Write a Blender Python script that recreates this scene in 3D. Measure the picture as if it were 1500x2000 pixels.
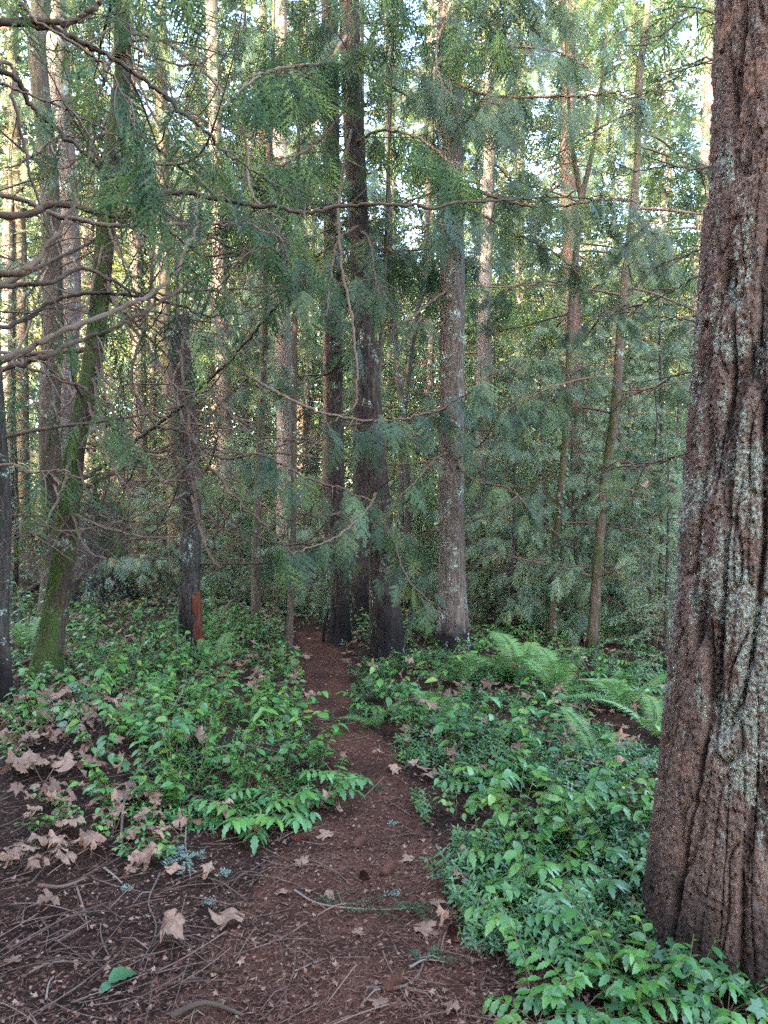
import bpy, math, random
import numpy as np

R = math.radians
for o in list(bpy.data.objects):
    bpy.data.objects.remove(o, do_unlink=True)
SC = bpy.context.scene
COL = SC.collection

# ------------------------------------------------------------------ camera
CAM_H, FPX = 1.6, 1387.0
cd = bpy.data.cameras.new('camera')
cd.sensor_fit = 'VERTICAL'; cd.sensor_height = 36.0
cd.lens = 36.0 * FPX / 2000.0
cd.clip_start = 0.05; cd.clip_end = 600.0
cam = bpy.data.objects.new('camera', cd); COL.objects.link(cam)
cam.location = (0, 0, CAM_H); cam.rotation_euler = (R(90), 0, 0)
SC.camera = cam
SC.render.resolution_x, SC.render.resolution_y = 768, 1024

# ------------------------------------------------------------------ sky and sun
SUN_EL, SUN_AZ = 19.0, 222.0            # azimuth clockwise from +Y: behind the camera and to its left
w = bpy.data.worlds.new('World'); SC.world = w; w.use_nodes = True
nt = w.node_tree
for n in list(nt.nodes): nt.nodes.remove(n)
sky = nt.nodes.new('ShaderNodeTexSky'); sky.sky_type = 'NISHITA'; sky.sun_disc = False
sky.sun_elevation = R(SUN_EL); sky.sun_rotation = R(SUN_AZ)
sky.air_density = 1.0; sky.dust_density = 3.0; sky.ozone_density = 0.4
bg = nt.nodes.new('ShaderNodeBackground'); bg.inputs['Strength'].default_value = 0.15
wo = nt.nodes.new('ShaderNodeOutputWorld')
nt.links.new(sky.outputs[0], bg.inputs[0]); nt.links.new(bg.outputs[0], wo.inputs[0])
sd = bpy.data.lights.new('sun', 'SUN'); sd.energy = 2.0; sd.angle = R(0.5); sd.color = (1.0, 0.87, 0.68)
sun = bpy.data.objects.new('sun', sd); COL.objects.link(sun)
sun.rotation_euler = (R(90 - SUN_EL), 0, R(180 - SUN_AZ))
SC.view_settings.view_transform = 'Standard'; SC.view_settings.look = 'None'
SC.view_settings.exposure = 4.45; SC.view_settings.gamma = 1.0
SC.view_settings.use_curve_mapping = False
SC.cycles.max_bounces = 7; SC.cycles.diffuse_bounces = 2; SC.cycles.glossy_bounces = 2
SC.cycles.transmission_bounces = 4; SC.cycles.transparent_max_bounces = 4
SC.cycles.use_denoising = False; SC.cycles.use_adaptive_sampling = False; SC.cycles.sample_clamp_indirect = 0.12

# ------------------------------------------------------------------ helpers
rng = np.random.default_rng(7)
random.seed(7)
U = lambda a, b, n=None: rng.uniform(a, b, n)

_perm = np.random.default_rng(3).permutation(256)
_perm = np.concatenate([_perm, _perm, _perm])
_g = np.random.default_rng(4).normal(size=(256, 3)); _g /= np.linalg.norm(_g, axis=1)[:, None]
def pn(x, y, z=0.0):
    x, y, z = np.broadcast_arrays(np.asarray(x, float), np.asarray(y, float), np.asarray(z, float))
    xi, yi, zi = np.floor(x).astype(int), np.floor(y).astype(int), np.floor(z).astype(int)
    xf, yf, zf = x - xi, y - yi, z - zi
    f = lambda t: t * t * t * (t * (t * 6 - 15) + 10)
    u, v, q = f(xf), f(yf), f(zf)
    def gd(a, b, c):
        h = _perm[_perm[_perm[(xi + a) & 255] + ((yi + b) & 255)] + ((zi + c) & 255)]
        g = _g[h]
        return g[..., 0] * (xf - a) + g[..., 1] * (yf - b) + g[..., 2] * (zf - c)
    l = lambda a, b, t: a + (b - a) * t
    return l(l(l(gd(0,0,0), gd(1,0,0), u), l(gd(0,1,0), gd(1,1,0), u), v),
             l(l(gd(0,0,1), gd(1,0,1), u), l(gd(0,1,1), gd(1,1,1), u), v), q) * 1.6
def sst(a, b, x):
    t = np.clip((np.asarray(x, float) - a) / (b - a), 0, 1)
    return t * t * (3 - 2 * t)
def nrm(v):
    v = np.asarray(v, float)
    return v / (np.linalg.norm(v, axis=-1, keepdims=True) + 1e-9)

class MB:
    """collects faces; build() links them as one mesh object"""
    def __init__(s): s.V = []; s.F3 = []; s.F4 = []; s.var = []; s.n = 0
    def add(s, V, F, mat=0, var=0.5, smooth=True):
        V = np.asarray(V, float).reshape(-1, 3); F = np.asarray(F, int)
        s.V.append(V); s.var.append(np.broadcast_to(np.asarray(var, float), (len(V),)))
        (s.F3 if F.shape[1] == 3 else s.F4).append((F + s.n, mat, smooth)); s.n += len(V)
    def kites(s, P, D, N, L, W, mat=0, var=None, belly=0.4):
        P = np.asarray(P, float); D = nrm(D); k = len(P)
        if k == 0: return
        S = nrm(np.cross(D, N)); L = np.broadcast_to(L, (k,))[:, None]; W = np.broadcast_to(W, (k,))[:, None]
        V = np.stack([P, P + D * L * belly + S * W * .5, P + D * L, P + D * L * belly - S * W * .5], 1)
        if var is None: var = rng.random(k)
        s.add(V.reshape(-1, 3), np.arange(4 * k).reshape(-1, 4), mat, np.repeat(np.broadcast_to(var, (k,)), 4), False)
    def inst(s, T, M, t, mat=0, var=None, smooth=True):
        """T=(V,F) template; M (k,3,3), t (k,3)"""
        V, F = T; k = len(t)
        if k == 0: return
        W = np.einsum('kij,vj->kvi', M, V) + t[:, None, :]
        FF = (F[None] + (np.arange(k) * len(V))[:, None, None]).reshape(-1, F.shape[1])
        if var is None: var = rng.random(k)
        s.add(W.reshape(-1, 3), FF, mat, np.repeat(var, len(V)), smooth)
    def tube(s, pts, rad, sides=6, mat=0, var=0.5, cap=True):
        pts = np.asarray(pts, float); n = len(pts); rad = np.broadcast_to(rad, (n,))
        t = nrm(np.gradient(pts, axis=0)); m = nrm(pts[-1] - pts[0])
        ref = np.eye(3)[np.argmin(np.abs(m))]
        a = nrm(np.cross(t, ref)); b = np.cross(t, a)
        th = np.arange(sides) * 2 * np.pi / sides
        V = pts[:, None] + rad[:, None, None] * (np.cos(th)[None, :, None] * a[:, None] + np.sin(th)[None, :, None] * b[:, None])
        i = np.arange(n - 1)[:, None] * sides; j = np.arange(sides)[None]; j2 = (j + 1) % sides
        F = np.stack([i + j, i + j2, i + sides + j2, i + sides + j], -1).reshape(-1, 4)
        s.add(V.reshape(-1, 3), F, mat, var)
        if cap and sides >= 5:
            for r_, c in ((0, pts[0]), (n - 1, pts[-1])):
                o = np.arange(sides)
                s.add(np.vstack([V[r_], c]), np.stack([o, (o + 1) % sides, np.full(sides, sides)], 1), mat, var)
    def mesh(s, name, mats):
        me = bpy.data.meshes.new(name)
        V = np.concatenate(s.V); fs = s.F4 + s.F3
        idx = np.concatenate([f.reshape(-1) for f, _, _ in fs])
        tot = np.concatenate([np.full(len(f), f.shape[1]) for f, _, _ in fs])
        mi = np.concatenate([np.full(len(f), m) for f, m, _ in fs])
        sm = np.concatenate([np.full(len(f), q) for f, _, q in fs])
        me.vertices.add(len(V)); me.loops.add(len(idx)); me.polygons.add(len(tot))
        me.vertices.foreach_set('co', V.astype(np.float32).reshape(-1))
        me.loops.foreach_set('vertex_index', idx.astype(np.int32))
        me.polygons.foreach_set('loop_start', (np.cumsum(tot) - tot).astype(np.int32))
        me.polygons.foreach_set('material_index', mi.astype(np.int32))
        me.polygons.foreach_set('use_smooth', sm.astype(bool))
        at = me.attributes.new('var', 'FLOAT', 'POINT'); at.data.foreach_set('value', np.concatenate(s.var).astype(np.float32))
        for m in (mats if isinstance(mats, (list, tuple)) else [mats]): me.materials.append(m)
        me.update(calc_edges=True); me.validate()
        return me
    def build(s, name, mats, parent=None): return link(name, s.mesh(name, mats), parent)

def link(name, me, parent=None):
    o = bpy.data.objects.new(name, me); COL.objects.link(o)
    if parent is not None: o.parent = parent
    return o
def tag(o, label, cat, group=None, kind=None):
    if label: o['label'] = label
    if cat: o['category'] = cat
    if group: o['group'] = group
    if kind: o['kind'] = kind
    return o
def empty(name, loc, label, cat, group=None, rz=0.0):
    o = bpy.data.objects.new(name, None); COL.objects.link(o)
    o.location = loc; o.rotation_euler = (0, 0, rz); o.empty_display_size = .1
    return tag(o, label, cat, group)

def spline(pts, n):
    """Catmull-Rom through points of any dimension"""
    p = np.asarray(pts, float); p = np.vstack([2 * p[0] - p[1], p, 2 * p[-1] - p[-2]])
    seg = len(p) - 3; u = np.linspace(0, seg, n); i = np.minimum(u.astype(int), seg - 1); t = (u - i)[:, None]
    a, b, c, d = p[i], p[i + 1], p[i + 2], p[i + 3]
    return .5 * ((2 * b) + (-a + c) * t + (2 * a - 5 * b + 4 * c - d) * t ** 2 + (-a + 3 * b - 3 * c + d) * t ** 3)
def frame(D, N):
    """columns: side, along, normal"""
    D = nrm(D); S = nrm(np.cross(D, N)); N2 = np.cross(S, D)
    return np.stack([S, D, N2], -1)

# ------------------------------------------------------------------ terrain
PY = np.array([0.0, 2.2, 3.4, 4.4, 5.5, 7.4, 8.6, 10.5, 14, 40])
PX = np.array([-.25, -.22, -.11, -.09, -.40, -.64, -.78, -1.3, -2.6, -9])
PW = np.array([.75, .60, .37, .25, .21, .25, .24, .2, .1, .1])
path_x = lambda y: np.interp(y, PY, PX)
path_w = lambda y: np.interp(y, PY, PW)
def hgt(x, y):
    x = np.asarray(x, float); y = np.asarray(y, float)
    d = x - path_x(y); hw = path_w(y)
    L = sst(hw * .9, hw + 1.0, -d) * sst(2.6, 5, y) * .20
    Rr = sst(hw * .9, hw + .9, d) * sst(3, 5, y) * .08
    hill = .15 * np.clip(y - 9.0, 0, 36) * sst(.5, 6.5, -x - .05 * y)
    drop = -.07 * np.clip(y - 9.5, 0, 30) * sst(.5, 5, x)
    rim = .05 * np.clip(y - 40, 0, 60)
    return L + Rr + hill + drop + rim + .035 * pn(x * .8, y * .8, 1.3) + .012 * pn(x * 3.1, y * 3.1, 5.7)
H1 = lambda x, y: float(hgt(x, y))
def P(px, py, d): return np.array([(px - 750) / FPX * d, d, CAM_H - (py - 1000) / FPX * d])
def G(px, py):
    """where the sight line through a photo pixel meets the ground"""
    d = CAM_H * FPX / max(py - 1000, 20)
    for _ in range(30):
        d = .5 * d + .5 * (CAM_H - H1((px - 750) / FPX * d, d)) * FPX / max(py - 1000, 20)
    x = (px - 750) / FPX * d
    return np.array([x, d, H1(x, d)])

# ------------------------------------------------------------------ materials
class NT:
    def __init__(s, name):
        s.m = bpy.data.materials.new(name); s.m.use_nodes = True; s.t = s.m.node_tree
        for n in list(s.t.nodes): s.t.nodes.remove(n)
    def n(s, typ, **kw):
        nd = s.t.nodes.new('ShaderNode' + typ)
        for k, v in kw.items():
            if k.startswith('i_'): nd.inputs[k[2:].replace('_', ' ')].default_value = v
            else: setattr(nd, k, v)
        return nd
    def l(s, a, b): s.t.links.new(a, b)
    def coord(s, sc=(1, 1, 1)):
        tc = s.n('TexCoord'); mp = s.n('Mapping'); mp.inputs['Scale'].default_value = sc
        s.l(tc.outputs['Object'], mp.inputs['Vector']); return mp.outputs[0]
    def noise(s, vec, scale, detail=4, rough=.55, dist=0.0):
        nd = s.n('TexNoise'); nd.inputs['Scale'].default_value = scale; nd.inputs['Detail'].default_value = detail
        nd.inputs['Roughness'].default_value = rough; nd.inputs['Distortion'].default_value = dist
        s.l(vec, nd.inputs['Vector']); return nd.outputs['Fac']
    def ramp(s, fac, stops, interp='LINEAR'):
        r = s.n('ValToRGB'); r.color_ramp.interpolation = interp; e = r.color_ramp.elements
        while len(e) < len(stops): e.new(.5)
        for q, (p, c) in zip(e, stops):
            q.position = p; q.color = (c if isinstance(c, (tuple, list)) else (c, c, c)) + ((1,) if not isinstance(c, (tuple, list)) or len(c) == 3 else ()) if isinstance(c, (tuple, list)) else (c, c, c, 1)
        s.l(fac, r.inputs[0]); return r.outputs['Color']
    def mix(s, fac, a, b):
        m = s.n('Mix', data_type='RGBA')
        for v, k in ((fac, 0), (a, 6), (b, 7)):
            if hasattr(v, 'links'): s.l(v, m.inputs[k])
            else: m.inputs[k].default_value = v if k == 0 else tuple(v) + (1,)
        return m.outputs[2]
    def math(s, op, a, b=0.0):
        m = s.n('Math', operation=op)
        for v, k in ((a, 0), (b, 1)):
            if hasattr(v, 'links'): s.l(v, m.inputs[k])
            else: m.inputs[k].default_value = v
        return m.outputs[0]
    def out(s, col, rough=.8, bump=None, bs=.5, bd=.01, spec=.3, transl=0.0, tcol=None):
        p = s.n('BsdfPrincipled'); p.inputs['Specular IOR Level'].default_value = spec
        if hasattr(rough, 'links'): s.l(rough, p.inputs['Roughness'])
        else: p.inputs['Roughness'].default_value = rough
        if hasattr(col, 'links'): s.l(col, p.inputs['Base Color'])
        else: p.inputs['Base Color'].default_value = tuple(col) + (1,)
        if bump is not None:
            b = s.n('Bump'); b.inputs['Strength'].default_value = bs; b.inputs['Distance'].default_value = bd
            s.l(bump, b.inputs['Height']); s.l(b.outputs[0], p.inputs['Normal'])
        o = s.n('OutputMaterial'); sh = p.outputs[0]
        if transl > 0:
            t = s.n('BsdfTranslucent')
            if hasattr(col, 'links'): s.l(tcol or col, t.inputs['Color'])
            else: t.inputs['Color'].default_value = tuple(col) + (1,)
            mx = s.n('MixShader'); mx.inputs[0].default_value = transl
            s.l(sh, mx.inputs[1]); s.l(t.outputs[0], mx.inputs[2]); sh = mx.outputs[0]
        s.l(sh, o.inputs['Surface']); return s.m

def leaf_mat(name, cols, rough=.45, transl=.25, spec=.4, patch=.35, pscale=2.0):
    m = NT(name); a = m.n('Attribute', attribute_name='var'); v = m.coord()
    f = m.math('ADD', m.math('MULTIPLY', a.outputs['Fac'], 1 - patch), m.math('MULTIPLY', m.noise(v, pscale, 2), patch))
    k = len(cols); c = m.ramp(f, [(i / (k - 1) * .8 + .1, q) for i, q in enumerate(cols)])
    return m.out(c, rough, spec=spec, transl=transl)
M = {}
M['cedar'] = leaf_mat('cedar_foliage', [(.013, .032, .017), (.028, .060, .026), (.055, .102, .032), (.15, .19, .04)], .5, .25, .15)
M['hemlock'] = leaf_mat('hemlock_foliage', [(.022, .042, .028), (.042, .074, .044), (.070, .112, .054), (.13, .165, .055)], .5, .22, .25)
M['young'] = leaf_mat('young_conifer_foliage', [(.075, .120, .080), (.115, .175, .105), (.165, .225, .125), (.22, .25, .10)], .5, .3, .45)
M['fir_far'] = leaf_mat('far_conifer_foliage', [(.026, .052, .036), (.044, .080, .048), (.075, .112, .054), (.16, .165, .06)], .6, .3, .3, .5, .35)
M['distant'] = leaf_mat('distant_conifer_foliage', [(.026, .052, .042), (.042, .076, .056), (.066, .104, .066), (.13, .14, .06)], .6, .3, .2, .3, .05)
M['golden'] = leaf_mat('golden_foliage', [(.10, .155, .055), (.17, .205, .06), (.27, .26, .06), (.38, .28, .06)], .55, .4, .3, .5, .5)
M['lightgreen'] = leaf_mat('light_green_foliage', [(.050, .100, .054), (.080, .140, .066), (.12, .18, .068), (.22, .23, .06)], .5, .35, .35, .4, .6)
M['salal'] = leaf_mat('broad_leaf_green', [(.024, .080, .028), (.048, .145, .036), (.082, .20, .036), (.18, .26, .03)], .36, .22, .6)
M['grape'] = leaf_mat('holly_leaf_green', [(.022, .080, .028), (.044, .140, .034), (.080, .20, .034), (.19, .25, .025)], .33, .22, .6)
M['vinca'] = leaf_mat('narrow_leaf_green', [(.018, .062, .022), (.036, .108, .030), (.062, .155, .038), (.13, .19, .035)], .35, .2, .6)
M['ivy'] = leaf_mat('ivy_green', [(.024, .075, .034), (.042, .11, .042), (.065, .145, .05)], .4, .2, .5)
M['fern'] = leaf_mat('fern_green', [(.070, .15, .05), (.11, .21, .06), (.18, .27, .055)], .5, .35, .35)
M['deadleaf'] = leaf_mat('dry_leaf_brown', [(.080, .042, .030), (.17, .092, .062), (.28, .17, .118), (.28, .115, .048)], .65, .12, .3, .6, 7.0)
M['deadfrond'] = leaf_mat('dead_frond_brown', [(.16, .07, .035), (.24, .11, .05), (.28, .15, .08)], .7, .2, .2)
M['needles'] = leaf_mat('needle_litter_brown', [(.030, .013, .009), (.082, .033, .022), (.145, .066, .044), (.26, .155, .11)], .75, 0, .25)
M['twig'] = leaf_mat('twig_brown', [(.06, .035, .027), (.11, .066, .050), (.17, .11, .085)], .8, 0, .25)
M['palewood'] = leaf_mat('pale_weathered_wood', [(.080, .058, .047), (.14, .105, .086), (.21, .17, .145)], .8, 0, .25)
M['limb'] = leaf_mat('limb_bark', [(.034, .023, .018), (.080, .052, .038), (.135, .085, .060), (.14, .12, .10)], .85, 0, .2, .55, 9.0)
M['lichen'] = leaf_mat('lichen_tuft', [(.12, .19, .15), (.22, .31, .26), (.34, .42, .37)], .8, .2, .2)
M['stem'] = leaf_mat('green_stem', [(.08, .09, .03), (.12, .10, .05), (.09, .05, .035)], .6, 0, .3)

def bark(name, dark, mid, light, zs=.18, fs=26, moss=0.0, lichen=0.0, char=0.0, bd=.02, mosscol=(.040, .060, .014), red=None):
    m = NT(name); v = m.coord((1, 1, zs)); o = m.coord()
    f = m.noise(v, fs, 6, .65, .6); g = m.noise(o, 9, 5, .6); h = m.noise(o, 60, 3, .6)
    c = m.ramp(f, [(.30, dark), (.48, mid), (.66, light)])
    c = m.mix(m.math('MULTIPLY', g, .35), c, mid)
    tc = m.n('TexCoord'); sp = m.n('SeparateXYZ'); m.l(tc.outputs['Object'], sp.inputs[0]); z = sp.outputs['Z']
    if char > 0:
        k = m.ramp(m.math('ADD', m.math('DIVIDE', z, char), m.math('MULTIPLY', m.math('SUBTRACT', g, .5), 1.2)), [(.45, 1.0), (1.0, 0.0)])
        c = m.mix(k, c, (.012, .009, .009))
    if lichen > 0:
        li = m.noise(o, 5.0, 6, .75, .3)
        k = m.ramp(li, [(.60 - lichen * .16, 0.0), (.66 - lichen * .16, 1.0)])
        k2 = m.ramp(m.noise(o, 42, 3, .7), [(.46, 0.0), (.56, 1.0)])
        c = m.mix(m.math('MULTIPLY', k, k2), c, m.ramp(h, [(.3, (.20, .27, .22)), (.7, (.40, .50, .42))]))
    if moss > 0:
        ge = m.n('NewGeometry'); sn = m.n('SeparateXYZ'); m.l(ge.outputs['Normal'], sn.inputs[0])
        side = m.math('MULTIPLY', sn.outputs['X'], -.10)
        k = m.ramp(m.math('ADD', m.noise(m.coord((1, 1, .35)), 7, 5, .6), side), [(.70 - moss * .28, 0.0), (.80 - moss * .28, 1.0)])
        c = m.mix(m.math('MULTIPLY', k, .9), c, m.ramp(h, [(.3, tuple(q * .6 for q in mosscol)), (.7, tuple(q * 1.5 for q in mosscol))]))
    return m.out(c, .85, m.math('ADD', f, m.math('MULTIPLY', h, .3)), .9, bd, .2)
M['bark_big'] = bark('furrowed_fir_bark', (.055, .030, .024), (.125, .070, .052), (.21, .130, .100), .22, 34, 0, 0, 0, .012)
M['bark_fir'] = bark('fir_bark', (.034, .026, .023), (.096, .072, .060), (.175, .137, .115), .12, 40, .12, .35, .35, .02)
M['bark_char'] = bark('charred_fir_bark', (.011, .008, .008), (.033, .023, .020), (.078, .057, .048), .12, 34, .34, .1, .75, .02)
M['bark_mossy'] = bark('mossy_bark', (.035, .026, .020), (.075, .055, .040), (.12, .09, .07), .2, 30, .68, .2, .15, .02, (.036, .046, .014))
M['bark_cedar'] = bark('cedar_bark', (.020, .013, .010), (.048, .030, .023), (.09, .062, .048), .07, 44, 1.15, .2, .25, .02)
M['bark_dark'] = bark('dark_bark', (.016, .013, .012), (.040, .032, .028), (.08, .066, .058), .15, 36, .3, .3, .5, .02)
M['bark_pale'] = bark('pale_bark', (.055, .045, .040), (.108, .088, .077), (.17, .14, .122), .1, 34, .15, .1, 0, .015)
M['bark_red'] = bark('reddish_bark', (.036, .022, .019), (.080, .046, .039), (.13, .08, .068), .08, 40, .1, .1, .3, .015)
M['redwood'] = bark('bare_red_wood', (.022, .010, .009), (.085, .022, .014), (.19, .055, .034), .04, 75, 0, 0, 0, .004)
M['log'] = bark('log_bark', (.03, .022, .02), (.08, .06, .055), (.17, .14, .13), 1, 20, .2, .3, 0, .015)

# big fir: lichen follows the plates through the 'var' attribute (plate height)
m = NT('big_fir_bark')
o_ = m.coord(); a_ = m.n('Attribute', attribute_name='var').outputs['Fac']
f_ = m.noise(m.coord((1, 1, .5)), 60, 6, .75, .3); h_ = m.noise(o_, 110, 4, .7); g_ = m.noise(o_, 6, 4, .6)
c_ = m.ramp(f_, [(.28, (.055, .039, .036)), (.46, (.160, .096, .074)), (.60, (.25, .165, .130)), (.74, (.33, .265, .24))])
c_ = m.mix(m.ramp(h_, [(.36, .75), (.50, 0.0)]), c_, (.050, .034, .030))
c_ = m.mix(m.ramp(a_, [(.10, 1.0), (.55, 0.0)]), c_, (.026, .017, .015))
c_ = m.mix(m.ramp(g_, [(.45, 0.0), (.7, .55)]), c_, (.19, .118, .092))
tc_ = m.n('TexCoord'); sp_ = m.n('SeparateXYZ'); m.l(tc_.outputs['Object'], sp_.inputs[0]); z_ = sp_.outputs['Z']
zf = m.ramp(m.math('DIVIDE', z_, 5.0), [(.05, .02), (.13, .11), (.27, .13), (.42, .08), (.7, .03)])
li = m.noise(m.coord((1, 1, .45)), 9.0, 7, .78, .2)
xb = m.ramp(m.math('MULTIPLY', m.math('ADD', sp_.outputs['X'], .4), 1.25), [(.10, 0.0), (.22, .085), (.42, .085), (.60, .01)]); zf = m.math('ADD', m.math('MULTIPLY', zf, .75), m.math('MULTIPLY', xb, m.math('MULTIPLY', zf, 9.0)))
k_ = m.ramp(m.math('ADD', m.math('ADD', li, zf), m.math('MULTIPLY', a_, .05)), [(.68, 0.0), (.72, 1.0)])
k2 = m.ramp(m.noise(o_, 55, 4, .75), [(.42, 0.0), (.55, 1.0)])
c_ = m.mix(m.math('MULTIPLY', k_, k2), c_, m.ramp(h_, [(.3, (.19, .20, .16)), (.55, (.31, .345, .275)), (.75, (.47, .50, .42))]))
wh = m.ramp(m.noise(o_, 150, 2, .5), [(.70, 0.0), (.74, 1.0)])
c_ = m.mix(m.math('MULTIPLY', wh, .8), c_, (.42, .38, .38))
ch = m.ramp(m.math('ADD', m.math('DIVIDE', z_, .42), m.math('MULTIPLY', m.math('SUBTRACT', g_, .5), 1.4)), [(.4, 1.0), (1.0, 0.0)])
c_ = m.mix(m.math('MULTIPLY', ch, .85), c_, (.022, .015, .014))
M['bigfir'] = m.out(c_, .85, m.math('ADD', f_, m.math('MULTIPLY', h_, .8)), 1.0, .014, .2)

def soil(name, cols, sc):
    m = NT(name); v = m.coord()
    f = m.noise(v, sc, 8, .72, .4); g = m.noise(v, sc * .12, 4, .6); h = m.noise(m.coord((1, .35, 1)), sc * 3.3, 4, .7, 1.0)
    c = m.ramp(m.math('ADD', m.math('MULTIPLY', f, .55), m.math('MULTIPLY', h, .45)), list(zip((.30, .44, .55, .70), cols)))
    c = m.mix(m.ramp(g, [(.42, 0.0), (.62, .6)]), c, cols[0])
    return m.out(c, .9, m.math('ADD', f, m.math('MULTIPLY', h, .8)), 1.0, .015, .15)
M['ground'] = soil('forest_floor_soil', [(.006, .003, .002), (.019, .009, .006), (.048, .022, .014), (.12, .068, .046)], 26)
M['path'] = soil('trodden_needle_path', [(.014, .006, .004), (.050, .018, .010), (.105, .043, .026), (.21, .12, .085)], 30)

# ------------------------------------------------------------------ ground sheets
def axis(lo, hi, fine0, fine1, step, grow=1.16):
    a = list(np.arange(fine0, fine1 + 1e-6, step)); s = step
    while a[-1] < hi: s *= grow; a.append(a[-1] + s)
    s = step
    while a[0] > lo: s *= grow; a.insert(0, a[0] - s)
    return np.array(a)
gx = axis(-260, 260, -4.5, 4.0, .06); gy = axis(-160, 420, .8, 11.0, .06)
X, Y = np.meshgrid(gx, gy); Z = hgt(X, Y)
b = MB(); nx, ny = len(gx), len(gy)
i = (np.arange(ny - 1)[:, None] * nx + np.arange(nx - 1)[None]).reshape(-1)
b.add(np.stack([X, Y, Z], -1).reshape(-1, 3), np.stack([i, i + 1, i + 1 + nx, i + nx], 1))
tag(b.build('ground', M['ground']), None, None, None, 'structure')
pyv = np.arange(.6, 9.6, .05); u = np.linspace(-1, 1, 25)
edge = 1 + .22 * pn(pyv * 1.7, 3.3) + .12 * pn(pyv * 6, 9.1); edge2 = 1 + .22 * pn(pyv * 1.7, 13.3) + .12 * pn(pyv * 6, 19.1)
XX = path_x(pyv)[:, None] + path_w(pyv)[:, None] * 1.08 * np.where(u[None] < 0, u[None] * edge[:, None], u[None] * edge2[:, None])
YY = np.repeat(pyv[:, None], 25, 1)
ZZ = hgt(XX, YY) + .014 - .026 * sst(.72, 1.0, np.abs(u))[None] + .006 * pn(XX * 9, YY * 9, 2.2)
b = MB(); i = (np.arange(len(pyv) - 1)[:, None] * 25 + np.arange(24)[None]).reshape(-1)
b.add(np.stack([XX, YY, ZZ], -1).reshape(-1, 3), np.stack([i, i + 1, i + 26, i + 25], 1))
tag(b.build('path', M['path']), None, None, None, 'structure')

# ------------------------------------------------------------------ foliage templates
def cedar_spray(seed):
    q = np.random.default_rng(seed); Pp, D, L, W = [], [], [], []
    n = 13
    for k in range(n):
        y = .04 + .92 * k / n; sgn = 1 if k % 2 else -1
        ln = .40 * math.sin(math.pi * min(1, (.18 + .86 * (1 - y)))) ** .9 * q.uniform(.75, 1.1) + .04
        a = R(q.uniform(38, 52)); d = np.array([sgn * math.sin(a), math.cos(a), 0])
        p = np.array([0, y, 0]); Pp.append(p); D.append(d); L.append(ln * 1.05); W.append(.030)
        m_ = max(2, int(ln / .042))
        for j in range(m_):
            t = (j + .6) / m_; pp = p + d * ln * t; s2 = 1 if j % 2 else -1
            a2 = R(34) * s2; dd = np.array([d[0] * math.cos(a2) - d[1] * math.sin(a2), d[0] * math.sin(a2) + d[1] * math.cos(a2), 0])
            Pp.append(pp); D.append(dd); L.append(.055 * (1.1 - t) + .030); W.append(.026)
    Pp.append([0, 0, 0]); D.append([0, 1, 0]); L.append(1.05); W.append(.016)
    mb = MB(); mb.kites(np.array(Pp, float), np.array(D), np.array([[0, 0, 1.0]]), np.array(L), np.array(W))
    V = mb.V[0].copy()
    V[:, 2] += -.30 * V[:, 1] ** 2 - .35 * np.abs(V[:, 0]) + .03 * np.sin(V[:, 1] * 9 + seed)
    V[:, 0] += .08 * np.sin(V[:, 1] * 3 + seed)
    return V, np.arange(len(V)).reshape(-1, 4)
CED = [cedar_spray(i) for i in range(5)]
def needle_spray(seed, nl=.085, nw=.026, sp=.036):
    """unit long hanging spray: axis, side twigs and flat two-ranked needles"""
    q = np.random.default_rng(seed + 50); Pp, D, L, W = [], [], [], []
    def ranks(p, d, ln):
        m_ = int(ln / sp)
        for j in range(m_):
            t = (j + .5) / m_
            for s2 in (-1, 1):
                a2 = R(q.uniform(48, 66)) * s2
                dd = np.array([d[0] * math.cos(a2) - d[1] * math.sin(a2), d[0] * math.sin(a2) + d[1] * math.cos(a2), q.uniform(-.25, .25)])
                Pp.append(p + d * ln * t); D.append(dd); L.append(nl * (1.1 - .5 * t)); W.append(nw)
        Pp.append(p); D.append(d); L.append(ln); W.append(.012)
    ranks(np.zeros(3), np.array([0, 1.0, 0]), 1.0)
    for k in range(9):
        y = .05 + .85 * k / 9; sgn = 1 if k % 2 else -1; a = R(q.uniform(38, 55))
        ranks(np.array([0, y, 0]), np.array([sgn * math.sin(a), math.cos(a), 0]), (.42 * (1 - y) + .08) * q.uniform(.8, 1.15))
    mb = MB(); mb.kites(np.array(Pp, float), np.array(D), np.array([[0, 0, 1.0]]), np.array(L), np.array(W))
    V = mb.V[0].copy(); V[:, 2] += -.28 * V[:, 1] ** 2 - .2 * np.abs(V[:, 0]); V[:, 0] += .06 * np.sin(V[:, 1] * 3 + seed)
    return V, np.arange(len(V)).reshape(-1, 4)
NED = [needle_spray(i) for i in range(5)]

def hang(mb, pts, tng, sprays, size, down, mat=1, side=1.0):
    """hangs sprays at pts, fanned to both sides of the tangent"""
    k = len(pts)
    if k == 0: return
    hz = np.array([0, 0, 1.0]); s = nrm(np.cross(tng, hz)) * (rng.choice([-1, 1], k) * U(.3, 1, k) * side)[:, None]
    D = nrm(tng * U(.2, .9, k)[:, None] + s + np.array([0, 0, -1.0]) * (down * U(.5, 1.3, k))[:, None])
    N = nrm(hz + rng.normal(0, .35, (k, 3))); Mx = frame(D, N)
    sz = size * U(.6, 1.25, k); which = rng.integers(0, len(sprays), k)
    for j, T in enumerate(sprays):
        q = which == j
        mb.inst(T, Mx[q] * sz[q][:, None, None], pts[q], mat, None, False)

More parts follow.
